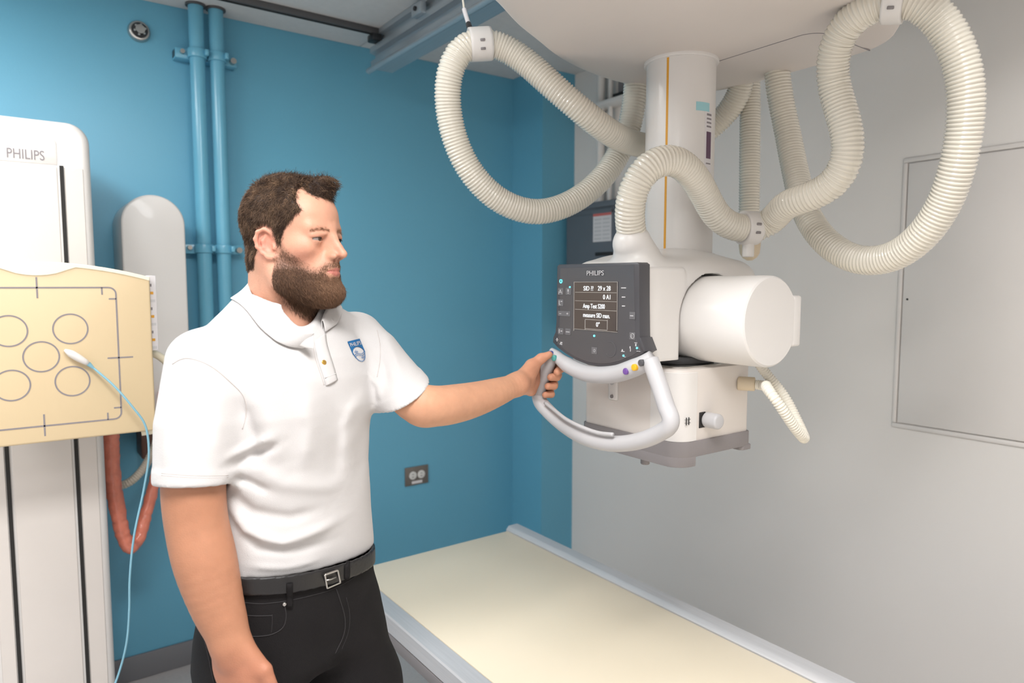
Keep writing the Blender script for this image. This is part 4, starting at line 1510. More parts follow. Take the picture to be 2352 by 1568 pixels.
def left_arm(P):
    d = s_curve(P, [SHL, Q(900, 864, 1.490), Q(962, 926, 1.41), Q(1000, 932, 1.425), Q(1050, 926, 1.47), Q(1100, 914, 1.52), Q(1150, 897, 1.565), WRL],
                [.050, .0460, .0430, .0425, .0415, .0375, .0310, .0235])
    d = smin(d, s_ball(P, Q(972, 944, 1.42), .028), .02)
    gm = mix(G0, G1, .5)
    pc_ = gm + np.array([-.032, -.002, .000])
    pd = unit(pc_ - WRL)
    palm = s_chain(P, [WRL, mix(WRL, pc_, .6) + UZ * .002, pc_], [.0235, .0245, .0225])
    palm = smin(palm, s_cone(P, WRL - UZ * .004, toL(onF(1214, 893, 1.655)), .0200, .0150), .012)
    palm = smin(palm, s_cone(P, WRL + UZ * .003, toL(onF(1222, 846, 1.650)), .0205, .0165), .012)
    palm = smin(palm, s_cone(P, gm + np.array([-.034, 0, -.026]), gm + np.array([-.026, 0, .026]) + ga * .002, .0155, .0165), .015)
    # back of the hand, behind the grip
    palm = smin(palm, s_cone(P, gm + np.array([-.022, .020, -.028]), gm + np.array([-.010, .022, .024]), .0135, .0135), .016)
    d = smin(d, palm, .016)
    for i in range(4):
        t = [.87, .62, .37, .13][i]
        g = mix(G0, G1, t)
        rr_ = [.0108, .0110, .0106, .0096][i]
        c0_ = g + np.array([-.018, .022, .002])
        c1_ = g + np.array([.008, .0285, .001])
        c2_ = g + np.array([.0325 - .002 * i, .012, -.001])
        c3_ = g + np.array([.0270, -.0115, -.002])
        c4_ = g + np.array([.0120, -.0225, -.002])
        if i == 0:
            c2_ = g + np.array([.034, .012, .002]); c3_ = g + np.array([.030, -.006, -.005]); c4_ = g + np.array([.020, -.020, -.012])
        f = s_chain(P, [c0_, c1_, c2_, c3_, c4_], [rr_ * 1.08, rr_ * 1.08, rr_, rr_ * .95, rr_ * .84], .003)
        d = np.minimum(d, f) if i == 9 else smin(d, f, .0035)
    tip = toL(hp(1262, 814, XC - .024))
    tb = mix(WRL, gm, .35) + UZ * .016
    t1 = Q(1222, 840, 1.655)
    t2 = Q(1243, 823, 1.662)
    d = smin(d, s_chain(P, [tb, t1, t2, tip], [.0190, .0155, .0118, .0085], .006), .012)
    return d


def bbox(pts, pad):
    A = np.array(pts)
    return A.min(0) - pad, A.max(0) + pad

lo, hi = bbox([SHR, ELR, WRR, kn + hdn * .10], .075)
V2, F2 = sdf_mesh(right_arm, lo, hi, .0026)
lo, hi = bbox([SHL, ELL, WRL, G0, G1], .07)
V3, F3 = sdf_mesh(left_arm, lo, hi, .0023)

# --- clothes ------------------------------------------------------
LZ = [.98, 1.03, 1.08, 1.15, 1.22, 1.30, 1.38, 1.44, 1.48, 1.51, 1.54, 1.57]
LW = [.186, .184, .181, .173, .170, .176, .186, .188, .178, .150, .108, .075]
LF = [.128, .129, .132, .133, .133, .136, .140, .132, .118, .100, .080, .062]     # front
LB = [.122, .120, .117, .110, .108, .115, .125, .125, .115, .100, .080, .062]     # back


def torso(P, grow=0.0):
    q = P - TC
    x, y, z = q @ SD, q @ ND, P[:, 2]
    w = np.interp(z, LZ, LW) + grow
    f = np.interp(z, LZ, LF) + grow
    b = np.interp(z, LZ, LB) + grow
    yy_ = np.where(y > 0, y / f, y / b)
    k = (np.abs(x / w) ** 2.3 + np.abs(yy_) ** 2.3) ** (1 / 2.3)
    d = (k - 1) * np.minimum(w, np.minimum(f, b)) * .92
    return np.maximum(d, z - 1.585)

HMZ = 1.083
HSR, HSL = Q(445, 1112, 1.178), Q(928, 906, 1.445)
adR = unit(HSR - SHR)
adL = unit(HSL - SHL)


def rz(px, py, f):
    a = Q(px, py, f)
    return a[[0, 2]]

# cloth folds as soft ridges (+) and valleys (-): polyline in the r-z plane, amplitude, width
FOLDS = [
    ([(530, 1066, 1.2), (560, 1052, 1.2), (610, 1032, 1.22), (665, 1006, 1.25)], -.0058, .0080),
    ([(528, 1092, 1.2), (570, 1112, 1.2), (625, 1132, 1.22)], -.0050, .0075),
    ([(533, 1048, 1.2), (570, 1030, 1.2), (640, 995, 1.22)], .0050, .009),
    ([(512, 1150, 1.2), (560, 1222, 1.2), (640, 1258, 1.2), (730, 1225, 1.25), (800, 1175, 1.35)], .0060, .010),
    ([(525, 1195, 1.2), (590, 1262, 1.2), (665, 1285, 1.2), (760, 1262, 1.25)], -.0045, .010),
    ([(505, 1120, 1.2), (570, 1180, 1.2), (650, 1205, 1.2), (740, 1180, 1.25)], -.0050, .012),
    ([(560, 1060, 1.2), (640, 1120, 1.2), (740, 1130, 1.25), (800, 1110, 1.35)], .0035, .014),
    ([(545, 900, 1.2), (575, 1000, 1.2), (585, 1090, 1.2)], -.0070, .014),
    ([(590, 860, 1.2), (620, 980, 1.2), (640, 1080, 1.2)], .0045, .016),
    ([(700, 880, 1.25), (715, 980, 1.25), (700, 1090, 1.25)], .0055, .014),
    ([(745, 900, 1.28), (770, 1000, 1.28), (760, 1120, 1.28)], -.0050, .014),
    ([(850, 880, 1.42), (815, 960, 1.40), (800, 1060, 1.35)], .0040, .010),
    ([(862, 930, 1.44), (835, 1010, 1.40), (825, 1120, 1.38)], -.0035, .010),
    ([(640, 790, 1.25), (600, 850, 1.2), (560, 930, 1.2)], -.0030, .016),
    ([(880, 760, 1.5), (905, 800, 1.48), (930, 850, 1.46)], .0045, .008),
    ([(868, 800, 1.48), (890, 840, 1.46), (905, 885, 1.45)], -.0045, .008),
    ([(855, 840, 1.46), (880, 880, 1.45), (885, 915, 1.45)], .0040, .007),
    ([(430, 930, 1.15), (455, 1000, 1.15), (450, 1080, 1.15)], -.0035, .012),
    ([(480, 880, 1.15), (500, 970, 1.15), (500, 1070, 1.15)], .0040, .010),
    ([(400, 900, 1.15), (395, 990, 1.15), (400, 1080, 1.15)], .0025, .010),
    ([(560, 1300, 1.2), (650, 1318, 1.2), (740, 1295, 1.25)], .0025, .006),
]
FOLDS = [([rz(*p) for p in pl_], a, w) for pl_, a, w in FOLDS]


def folds(P):
    q = P[:, [0, 2]]
    out_ = np.zeros(len(P))
    for pl_, a, w in FOLDS:
        dm = None
        tt = 0
        for i in range(len(pl_) - 1):
            ab = pl_[i + 1] - pl_[i]
            t = np.clip(((q - pl_[i]) @ ab) / (ab @ ab), 0, 1)
            dd = np.sqrt((((q - pl_[i]) - t[:, None] * ab) ** 2).sum(1))
            g = (i + t) / (len(pl_) - 1)
            if dm is None:
                dm, tt = dd, g
            else:
                tt = np.where(dd < dm, g, tt)
                dm = np.minimum(dm, dd)
        out_ += a * np.exp(-(dm / w) ** 2) * np.clip(np.minimum(tt, 1 - tt) * 4, .15, 1)
    return out_


def shirt_sdf(P):
    d = torso(P)
    # trapezius slope to the neck
    d = smin(d, s_cone(P, NB + SD * -.08 + UZ * -.045, NB + SD * .08 + UZ * -.045, .052, .052), .05)
    sr = s_chain(P, [SHR + adR * -.01, mix(SHR, HSR, .5), HSR + adR * .06], [.058, .069, .0620])
    sl = s_chain(P, [SHL + adL * -.01, mix(SHL, HSL, .5), HSL + adL * .06], [.058, .060, .0610])
    d = smin(d, s_cone(P, Q(607, 708, 1.38), SHR + UZ * .018 + SD * .03, .050, .050), .03)
    d = smin(d, s_cone(P, Q(715, 720, 1.43), SHL + UZ * .020 - SD * .03, .042, .038), .03)
    cutR = (P - HSR) @ adR
    cutL = (P - HSL) @ unit(np.array([.49, .20, -.80]))
    dr = smax(sr, cutR, .002)
    dl = smax(sl, cutL, .005)
    # hem bands of the sleeves
    dr = dr - .0016 * ((cutR > -.027) & (cutR < -.001))
    dl = dl - .0016 * ((cutL > -.024) & (cutL < -.001))
    d = smax(d, 1.078 - .10 * ((P - TC) @ SD) - P[:, 2], .003)
    d = smin(d, dr, .022)
    d = smin(d, dl, .026)
    d = d - folds(P)
    # armhole seam grooves
    # hollow sleeve openings
    d = np.maximum(d, -np.maximum(sr + .0070, -cutR - .012))
    # neck opening: a deep V in front
    vp = Q(722, 770, 1.285)
    nk = s_cone(P, NB + UZ * .10 + ND * -.01, NB + UZ * -.02 + ND * .01, .082, .060)
    v = s_cone(P, vp + UZ * .012, NB + UZ * .06 + ND * .02, .006, .066)
    d = smax(d, -smin(nk, v, .01), .004)
    return d

V4, F4 = sdf_mesh(shirt_sdf, (-.70, 1.03, 1.03), (-.13, 1.70, 1.64), .0032)


def relax(V, F, it=2, lam=.5):
    """light Laplacian smoothing of a quad mesh"""
    V = V.copy()
    n = len(V)
    a = np.concatenate([F[:, i] for i in range(4)])
    b = np.concatenate([F[:, (i + 1) % 4] for i in range(4)])
    deg = np.bincount(a, minlength=n) + np.bincount(b, minlength=n)
    for _ in range(it):
        S_ = np.zeros_like(V)
        for k in range(3):
            S_[:, k] = np.bincount(a, V[b, k], n) + np.bincount(b, V[a, k], n)
        V += lam * (S_ / deg[:, None] - V)
    return V

V4 = relax(V4, F4, 3)
V1 = relax(V1, F1, 1, .35)
V2 = relax(V2, F2, 2)
V3 = relax(V3, F3, 1)

# trousers
PC = np.array([-.442, 1.348, 0])
HL, HRr = PC + SD * .088 + np.array([.01, 0, 0]), PC - SD * .088
KL, KR = np.array([-.285, 1.455, .50]), np.array([-.515, 1.235, .50])
AL, AR = np.array([-.285, 1.475, .07]), np.array([-.545, 1.225, .07])


def trouser_sdf(P):
    q = P - PC
    x, y, z = q @ SD, q @ ND, P[:, 2]
    w = np.interp(z, [.80, .90, 1.0, 1.09], [.188, .190, .180, .168])
    f = np.interp(z, [.80, .90, 1.0, 1.09], [.105, .118, .124, .124])
    b = np.interp(z, [.80, .90, 1.0, 1.09], [.140, .150, .135, .110])
    yy_ = np.where(y > 0, y / f, y / b)
    k = (np.abs(x / w) ** 2.3 + np.abs(yy_) ** 2.3) ** (1 / 2.3)
    d = (k - 1) * np.minimum(w, f) * .9
    d = smax(d, .86 - z, .05)
    for hpt, kp, ap in ((HL, KL, AL), (HRr, KR, AR)):
        leg = s_chain(P, [hpt + UZ * .93, mix(hpt + UZ * .93, kp, .4), kp, mix(kp, ap, .35), ap], [.096, .098, .072, .070, .058], .03)
        d = smin(d, leg, .03)
    d = np.maximum(d, z - 1.074 + .12 * x)
    d = np.maximum(d, .035 - z)
    # creases
    cr = [([Q(800, 1395, 1.3), Q(760, 1450, 1.25), Q(720, 1530, 1.22)], -.005, .007), ([Q(860, 1350, 1.38), Q(835, 1385, 1.33), Q(800, 1410, 1.3)], -.004, .006),
          ([Q(905, 1470, 1.38), Q(840, 1490, 1.32), Q(770, 1500, 1.28)], .005, .008), ([Q(900, 1440, 1.38), Q(850, 1455, 1.32), Q(790, 1470, 1.28)], -.004, .007),
          ([Q(915, 1530, 1.38), Q(850, 1540, 1.32), Q(780, 1545, 1.28)], -.004, .008), ([Q(600, 1500, 1.15), Q(680, 1520, 1.15), Q(740, 1545, 1.2)], .004, .010),
          ([Q(560, 1540, 1.15), Q(640, 1560, 1.15), Q(720, 1575, 1.2)], -.004, .010)]
    for pl_, a, w_ in cr:
        e_ = s_chain(P, pl_, [0, 0, 0])
        d = d - a * np.exp(-(e_ / w_) ** 2)
    kn_ = np.sin(z * 75 + x * 22) * np.exp(-((z - .48) / .09) ** 2) + np.sin(z * 90 - x * 20) * np.exp(-((z - .10) / .07) ** 2)
    d = d - .0025 * kn_
    return d

V5, F5 = sdf_mesh(trouser_sdf, (-.70, 1.08, 0.02), (-.15, 1.62, 1.12), .0045)
V5 = relax(V5, F5, 3)


def belt_sdf(P):
    q = P - PC
    x, y, z = q @ SD, q @ ND, P[:, 2]
    k = (np.abs(x / .1735) ** 2.3 + np.abs(np.where(y > 0, y / .1290, y / .1160)) ** 2.3) ** (1 / 2.3)
    d = np.abs((k - 1) * .12) - .0032
    zc = 1.072 - .12 * x
    return np.maximum(d, np.abs(z - zc) - .0165)

V6, F6 = sdf_mesh(belt_sdf, (-.66, 1.14, 1.01), (-.20, 1.56, 1.13), .0024)
V6 = relax(V6, F6, 2)

# --- person materials ----------------------------------------------


def vcol_mat(name, rough, sss=0.0, bump=.15, bscale=300, spec=.4, sheen=0.0):
    m = mat(name, (1, 1, 1, 1), rough, sss=sss, bump=bump, bscale=bscale, spec=spec, sheen=sheen)
    nt = m.node_tree
    at = nt.nodes.new('ShaderNodeAttribute')
    at.attribute_name = 'tint'
    n = nt.nodes.new('ShaderNodeTexNoise')
    n.inputs['Scale'].default_value = 45
    n.inputs['Detail'].default_value = 5
    tc = [x for x in nt.nodes if x.bl_idname == 'ShaderNodeTexCoord'][0]
    nt.links.new(tc.outputs['Object'], n.inputs['Vector'])
    r = nt.nodes.new('ShaderNodeMapRange')
    r.inputs['To Min'].default_value = .88
    r.inputs['To Max'].default_value = 1.12
    nt.links.new(n.outputs['Fac'], r.inputs['Value'])
    mx = nt.nodes.new('ShaderNodeVectorMath')
    mx.operation = 'SCALE'
    nt.links.new(at.outputs['Color'], mx.inputs[0])
    nt.links.new(r.outputs['Result'], mx.inputs['Scale'])
    nt.links.new(mx.outputs['Vector'], nt.nodes['Principled BSDF'].inputs['Base Color'])
    return m


def set_tint(o, colr):
    me = o.data
    at = me.attributes.new('tint', 'FLOAT_COLOR', 'POINT')
    c = np.ones((len(me.vertices), 4), np.float32)
    c[:, :3] = colr
    at.data.foreach_set('color', c.ravel())

M['skin'] = vcol_mat('skin', .50, sss=.12, bump=.22, bscale=380)
M['hair'] = vcol_mat('brown_hair', .55, bump=0, spec=.3)
M['shirt'] = mat('white_pique_cotton', srgb(202, 199, 198), .85, noise=.006, bump=.35, bscale=900, sheen=.15)
M['shirtseam'] = mat('shirt_seam_thread', srgb(196, 189, 186), .9, noise=.02)
M['jeans'] = mat('black_denim', srgb(25, 23, 24), .85, noise=.12, nscale=14, bump=.5, bscale=700, spec=.25)
M['seam'] = mat('denim_seam', srgb(44, 42, 44), .8, noise=.1)
M['leather'] = mat('black_leather', srgb(29, 28, 29), .40, noise=.1, nscale=30, bump=.2, bscale=160)
M['gold'] = mat('brass_button', srgb(214, 170, 84), .3, .8, noise=.05)
M['logo'] = mat('blue_embroidery', srgb(52, 140, 202), .7, noise=.04, nscale=80)
M['eye'] = mat('eye_white', srgb(158, 146, 140), .25, noise=.02)
M['iris'] = mat('iris_hazel', srgb(84, 66, 52), .15, noise=.2, nscale=300)
M['pupil'] = mat('pupil', srgb(12, 10, 10), .1, noise=.1)


def poly_sd(x, z, poly):
    """signed distance (positive inside) to a polygon in the x-z plane"""
    poly = np.array(poly)
    n = len(poly)
    ins = np.zeros(len(x), bool)
    dm = np.full(len(x), 1e9)
    for i in range(n):
        a, b = poly[i], poly[(i + 1) % n]
        c = ((a[1] > z) != (b[1] > z)) & (x < (b[0] - a[0]) * (z - a[1]) / (b[1] - a[1] + 1e-12) + a[0])
        ins ^= c
        ab = b - a
        t = np.clip(((x - a[0]) * ab[0] + (z - a[1]) * ab[1]) / (ab @ ab), 0, 1)
        dm = np.minimum(dm, np.hypot(x - a[0] - t * ab[0], z - a[1] - t * ab[1]))
    return np.where(ins, dm, -dm)

HAIRP = [(.140, .083), (.090, .083), (.079, .086), (.066, .094), (.053, .104), (.054, .094), (.062, .075), (.072, .061), (.061, .047), (.050, .034), (.040, .020), (.034, .006), (.030, -.006), (.021, -.006), (.018, .020), (.010, .031), (-.008, .033), (-.022, .014),
         (-.026, -.015), (-.032, -.036), (-.046, -.050), (-.075, -.056), (-.13, -.045), (-.16, .10), (-.10, .20), (.14, .20)]
BEARDP = [(.032, .006), (.040, -.008), (.052, -.022), (.066, -.0345), (.078, -.046), (.086, -.0475), (.091, -.041), (.096, -.036), (.112, -.031), (.130, -.047), (.101, -.0500), (.098, -.054), (.101, -.0620), (.130, -.066),
          (.130, -.15), (.05, -.152), (.026, -.128), (.012, -.100), (.004, -.074), (.008, -.044), (.018, -.020), (.024, .004)]
LIP = [(.086, -.0415), (.125, -.0405), (.125, -.0665), (.086, -.0620)]

# tint of the skin
H1 = toH(V1)
sk = np.array(srgb(205, 153, 128)[:3])
ctint = np.tile(sk, (len(V1), 1))


def blend(c, mask, col):
    m_ = np.clip(mask, 0, 1)[:, None]
    return c * (1 - m_) + np.array(col[:3])[None] * m_

ay_ = np.abs(H1[:, 1])
g = lambda c, s_: np.exp(-(((H1 - 0) * [1, 0, 1] + np.stack([0 * ay_, ay_, 0 * ay_], 1) - np.array(c)) ** 2).sum(1) / s_ ** 2)
ctint = blend(ctint, .55 * g((.062, .045, -.018), .020), srgb(198, 122, 104))
ctint = blend(ctint, .55 * g((.113, 0, -.018), .011), srgb(204, 126, 108))
ctint = blend(ctint, .8 * g((-.002, .075, -.003), .026) * (ay_ > .066), srgb(206, 128, 110))
sdl = np.maximum(np.abs(H1[:, 2] + .0545) * 1.0 - .0080 * np.clip(1 - (ay_ / .0200) ** 2, 0, 1), 0)
lipm = (sdl <= 0.0) & (ay_ < .0200) & (H1[:, 0] > .085)
ctint = blend(ctint, lipm * .8, srgb(180, 104, 96))
sb_ = poly_sd(H1[:, 0], H1[:, 2], BEARDP)
sh_ = poly_sd(H1[:, 0] + .022 * np.clip(H1[:, 1] / .03, 0, 1) * np.clip((.095 - H1[:, 2]) / .02, 0, 1), H1[:, 2], HAIRP)
inhead = H1[:, 2] > -.150
isear = (ay_ > .0700) & (H1[:, 0] > -.024) & (H1[:, 0] < .016) & (H1[:, 2] < .030)
ctint = blend(ctint, np.clip(sb_ / .022 + .12, 0, .80) * (~isear) * (~lipm), srgb(104, 74, 60))
ctint = blend(ctint, np.clip(sh_ / .009 + .2, 0, .92) * inhead * (~isear), srgb(66, 50, 42))
# stubble going down the neck
ctint = blend(ctint, .35 * np.clip((H1[:, 0] - .0) / .03, 0, 1) * np.clip((-.085 - H1[:, 2]) / .02, 0, 1) * np.clip((H1[:, 2] + .165) / .05, 0, 1), srgb(128, 94, 78))
lid_shade = np.exp(-(((H1[:, 0] - .094) / .016) ** 2 + ((ay_ - .031) / .016) ** 2 + ((H1[:, 2] - .010) / .0075) ** 2))  # lid shading put into the skin tint round the eyes
ctint = blend(ctint, lid_shade * .55, srgb(176, 118, 98))
nostr = g((.1080, .0066, -.0300), .0040)
ctint = blend(ctint, nostr * .8, srgb(110, 60, 52))

skin2_shaded = np.tile(np.array(srgb(176, 124, 96)[:3]), (len(V2), 1))  # right arm toned darker, its shade put into the skin colour
skin3 = np.tile(np.array(srgb(210, 158, 127)[:3]), (len(V3), 1))
kk3 = np.exp(-((V3 - WRL) ** 2).sum(1) / .09 ** 2)
skin3 = blend(skin3, .35 * np.clip((V3[:, 0] - WRL[0]) / .05 + .3, 0, 1), srgb(208, 136, 110))
skin2_shaded = blend(skin2_shaded, .45 * np.clip((WRR[2] - V2[:, 2]) / .05 + .3, 0, 1), srgb(178, 114, 92))
# torso core hidden by the shirt keeps the body one figure


def core(P):
    d = torso(P, -.034)
    d = smin(d, s_cone(P, SHR, SHL, .03, .03), .03)
    return np.maximum(d, P[:, 2] - 1.47)

V7, F7 = sdf_mesh(core, (-.68, 1.10, .95), (-.22, 1.66, 1.53), .012, 2)
n1, n2, n3 = len(V1), len(V2), len(V3)
BV = np.concatenate([V1, V2, V3, V7])
BF = np.concatenate([F1, F2 + n1, F3 + n1 + n2, F7 + n1 + n2 + n3])
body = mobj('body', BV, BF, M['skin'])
set_tint(body, np.concatenate([ctint, skin2_shaded, skin3, np.tile(sk, (len(V7), 1))]))

shirt = mobj('polo_shirt', V4, F4, M['shirt'])
jeans = mobj('jeans', V5, F5, M['jeans'])
belt = mobj('belt', V6, F6, M['leather'])

# eyes
for s in (-1, 1):
    ec = fromH((.0805, s * .0315, .0080))
    gz = unit(FD * 1.0 + LD * .10 + UZ * -.06)
    U_, W_ = unit(np.cross(gz, UZ)), None
    W_ = np.cross(gz, U_)
    rgs = []
    VV, FF, MI = [], [], []
    n_ = 24
    angs = np.concatenate([[0.001, .12, .20, .30, .50, .54], np.linspace(.62, PI - .01, 12)])
    for a in angs:
        for t in np.linspace(0, 2 * PI, n_, endpoint=False):
            VV.append(ec + .0126 * (math.cos(a) * gz + math.sin(a) * (math.cos(t) * U_ + math.sin(t) * W_)))
    for i in range(len(angs) - 1):
        for j in range(n_):
            FF.append([i * n_ + j, (i + 1) * n_ + j, (i + 1) * n_ + (j + 1) % n_, i * n_ + (j + 1) % n_])
            MI.append(2 if i < 2 else (1 if i < 4 else 0))
    eo = mobj('eye', VV, FF, [M['eye'], M['iris'], M['pupil']])
    for p_, mi_ in zip(eo.data.polygons, MI):
        p_.material_index = mi_


def vnormals(V, F):
    fn_ = np.cross(V[F[:, 2]] - V[F[:, 0]], V[F[:, 3]] - V[F[:, 1]])
    N_ = np.zeros_like(V)
    for i in range(4):
        for k in range(3):
            N_[:, k] += np.bincount(F[:, i], fn_[:, k], len(V))
    return N_ / np.maximum(np.linalg.norm(N_, axis=1), 1e-12)[:, None]


def strands(pts, nrm, dirs, length, rad, curl, rs, seg=4):
    """tapered three-sided hair strands; returns V, F"""
    n = len(pts)
    t = np.linspace(0, 1, seg)
    ph = rs.uniform(0, 2 * PI, n)
    side = np.cross(nrm, dirs)
    side /= np.maximum(np.linalg.norm(side, axis=1), 1e-9)[:, None]
    V_ = np.zeros((n, seg, 3, 3))
    C_ = np.zeros((n, seg, 3))
    for k, tt in enumerate(t):
        up_ = nrm * (tt * .50 - .32 * tt * tt)
        fw = dirs * (tt * tt * .4 + tt * .55)
        wv = side * (curl[:, None] * np.sin(ph + tt * 4.2)[:, None])
        C_[:, k] = pts - nrm * .001 + (up_ + fw) * length[:, None] + wv * length[:, None]
    tang = np.gradient(C_, axis=1)
    tang /= np.maximum(np.linalg.norm(tang, axis=2), 1e-9)[..., None]
    a = np.cross(tang, nrm[:, None])
    a /= np.maximum(np.linalg.norm(a, axis=2), 1e-9)[..., None]
    b = np.cross(tang, a)
    rr_ = rad[:, None] * (1 - .8 * t)[None]
    for q in range(3):
        th = 2 * PI * q / 3
        V_[:, :, q] = C_ + (a * math.cos(th) + b * math.sin(th)) * rr_[..., None]
    V_ = V_.reshape(-1, 3)
    base_ = np.arange(n)[:, None, None] * seg * 3
    k, q = np.meshgrid(np.arange(seg - 1), np.arange(3), indexing='ij')
    F_ = np.stack([k * 3 + q, k * 3 + (q + 1) % 3, (k + 1) * 3 + (q + 1) % 3, (k + 1) * 3 + q], -1).reshape(1, -1, 4)
    return V_, (base_ + F_).reshape(-1, 4)


def sample(V, F, w, n, rs):
    """random points on quads with weights per vertex"""
    area = np.linalg.norm(np.cross(V[F[:, 2]] - V[F[:, 0]], V[F[:, 3]] - V[F[:, 1]]), axis=1)
    pr_ = area * w[F].mean(1)
    pr_ /= pr_.sum()
    f = rs.choice(len(F), n, p=pr_)
    u, v = rs.random(n)[:, None], rs.random(n)[:, None]
    q = V[F[f]]
    return (1 - u) * (1 - v) * q[:, 0] + u * (1 - v) * q[:, 1] + u * v * q[:, 2] + (1 - u) * v * q[:, 3], f


def cap(mask_sd, thick, extra, s0=.002, s1=.012):
    """offset copy of the head surface inside a mask"""
    keep = extra & (mask_sd > -s0)
    fk = keep[F1].all(1)
    f = F1[fk]
    used = np.unique(f)
    mp = -np.ones(len(V1), int)
    mp[used] = np.arange(len(used))
    N_ = vnormals(V1, F1)
    w = np.clip((mask_sd + s0) / s1, 0, 1)
    w = w * w * (3 - 2 * w)
    nzv = np.array([mnoise.noise(Vector(v) * 60) + .5 * mnoise.noise(Vector(v) * 120) for v in V1[used]])
    t = thick[used] * w[used] * (1 + .22 * nzv) - .0006 * (1 - w[used])
    return V1[used] + N_[used] * t[:, None], mp[f], H1[used]

rs = np.random.default_rng(5)
hx, hy, hz = H1.T
top = np.clip((hz - .085) / .045, 0, 1)
frontq = np.clip((hx - .01) / .07, 0, 1)
thick = .0040 + .0035 * np.clip((hz - .0) / .09, 0, 1) + .0035 * top + .0050 * top * frontq + .0190 * np.clip((hx - .052) / .035, 0, 1) * np.clip((hz - .070) / .025, 0, 1)
thick += .016 * np.exp(-((hx - .078) / .022) ** 2) * np.exp(-((hz - .094) / .020) ** 2)
thick -= .0035 * top * np.exp(-((hx - .018) / .016) ** 2)
thick *= np.clip((hz + .075) / .05, .25, 1)
HV, HF, HH = cap(sh_, thick * .80, inhead & (~isear), -.001, .007)
HV = relax(HV, HF, 1, .3)
hn_ = vnormals(HV, HF)
nS = 34000
Pts, fi = sample(V1, F1, np.clip(sh_ / .006 + .25, 0, 1) * inhead * (~isear), nS, rs)
Pts0, fi0 = Pts, fi
hn1 = vnormals(V1, F1)
nn_ = hn1[F1[fi]].mean(1)
nn_ /= np.linalg.norm(nn_, axis=1)[:, None]
wcap = np.clip((sh_ - .001) / .007, 0, 1)
wcap = wcap * wcap * (3 - 2 * wcap)
Pts = Pts + nn_ * ((thick * wcap)[F1[fi]].mean(1) * .97)[:, None]
hl = toH(Pts)
topm = np.clip((hl[:, 2] - .10) / .03, 0, 1)
frm = np.clip((hl[:, 0] - .0) / .06, 0, 1)
# flow: forward and across on top, down and back at the sides
sw = np.array([mnoise.noise(Vector(v) * 55) for v in Pts])
flowl = np.stack([.8 * topm + (1 - topm) * (-.25) + 1.3 * sw, -.4 * topm * np.sign(hl[:, 1] + .02) + 1.4 * np.array([mnoise.noise(Vector(v) * 55 + Vector((9, 3, 1))) for v in Pts]), -.9 * (1 - topm) + .2 * topm * frm], 1)
flow = flowl @ HM
flow -= nn_ * (flow * nn_).sum(1)[:, None]
flow += rs.normal(0, .25, flow.shape)
flow /= np.linalg.norm(flow, axis=1)[:, None]
lengths = (.0078 + .0070 * topm + .003 * frm * topm) * rs.uniform(.6, 1.25, nS)
lengths *= np.clip((hl[:, 2] + .085) / .06, .3, 1)
SV, SF = strands(Pts, nn_, flow, lengths, rs.uniform(.00028, .00055, nS), rs.uniform(.0, .22, nS), rs)
base_c = np.array(srgb(56, 40, 31)[:3])
hi_c = np.array(srgb(148, 118, 92)[:3])
sc_ = np.clip(rs.beta(1.4, 3.8, nS) + .38 * sw, 0, 1)[:, None] * (hi_c - base_c) + base_c
strc = np.repeat(sc_, 12, 0)
hair = mobj('hair', np.concatenate([HV, SV]), np.concatenate([HF, SF + len(HV)]), M['hair'])
set_tint(hair, np.concatenate([np.tile(base_c * .8, (len(HV), 1)), strc]))

# beard
bt_ = .0025 + .0060 * np.clip((-.045 - hz) / .05, 0, 1) - .0005 * np.clip((hx - .07) / .03, 0, 1)
bt_ *= np.clip((.004 - hz) / .03, .3, 1)
bfade = np.clip((-.040 - hz) / .035, 0, 1) * np.clip((sb_ - .004) / .02, 0, 1)
mfade = np.clip((hx - .086) / .01, 0, 1) * np.clip((sb_ - .001) / .004, 0, 1) * .5
bt_ = (bt_ * np.maximum(bfade, mfade))
BVt, BFt, BH = cap(sb_, bt_ * 1.1 - .0026, inhead & (~isear) & (~lipm) & (bfade > .25), 1.0, .0001)
bn_ = vnormals(BVt, BFt)
nB = 40000
wb_ = np.ones(len(V1))
Pts, fi = sample(V1, F1, np.clip(sb_ / .020 + .12, 0, 1) * inhead * (~isear) * (~lipm), nB, rs)
nn_ = hn1[F1[fi]].mean(1)
nn_ /= np.linalg.norm(nn_, axis=1)[:, None]
Pts = Pts + nn_ * ((bt_ * wb_)[F1[fi]].mean(1) * .97)[:, None]
bl_ = toH(Pts)
flowl = np.stack([.35 + .2 * (bl_[:, 0] > .05), 0 * bl_[:, 0], -1 + 0 * bl_[:, 0]], 1)
must = (bl_[:, 2] > -.047) & (bl_[:, 0] > .085)
flowl[must] = np.stack([0 * bl_[must, 0] + .1, np.sign(bl_[must, 1]) * .7, -.8 + 0 * bl_[must, 0]], 1)
flow = flowl @ HM
flow -= nn_ * (flow * nn_).sum(1)[:, None]
flow /= np.maximum(np.linalg.norm(flow, axis=1), 1e-9)[:, None]
flow += rs.normal(0, .28, flow.shape)
flow /= np.linalg.norm(flow, axis=1)[:, None]
ln_ = (.0045 + .0045 * np.clip((-.05 - bl_[:, 2]) / .05, 0, 1)) * rs.uniform(.6, 1.2, nB)
ln_ *= np.clip((.012 - bl_[:, 2]) / .03, .4, 1)
ln_[must] *= .9
SV, SF = strands(Pts, nn_, flow, ln_, rs.uniform(.00022, .00040, nB), rs.uniform(0, .15, nB), rs)
b0 = np.array(srgb(64, 46, 37)[:3])
b1 = np.array(srgb(150, 114, 88)[:3])
fr_ = np.clip((bl_[:, 0] - .06) / .04, 0, 1)
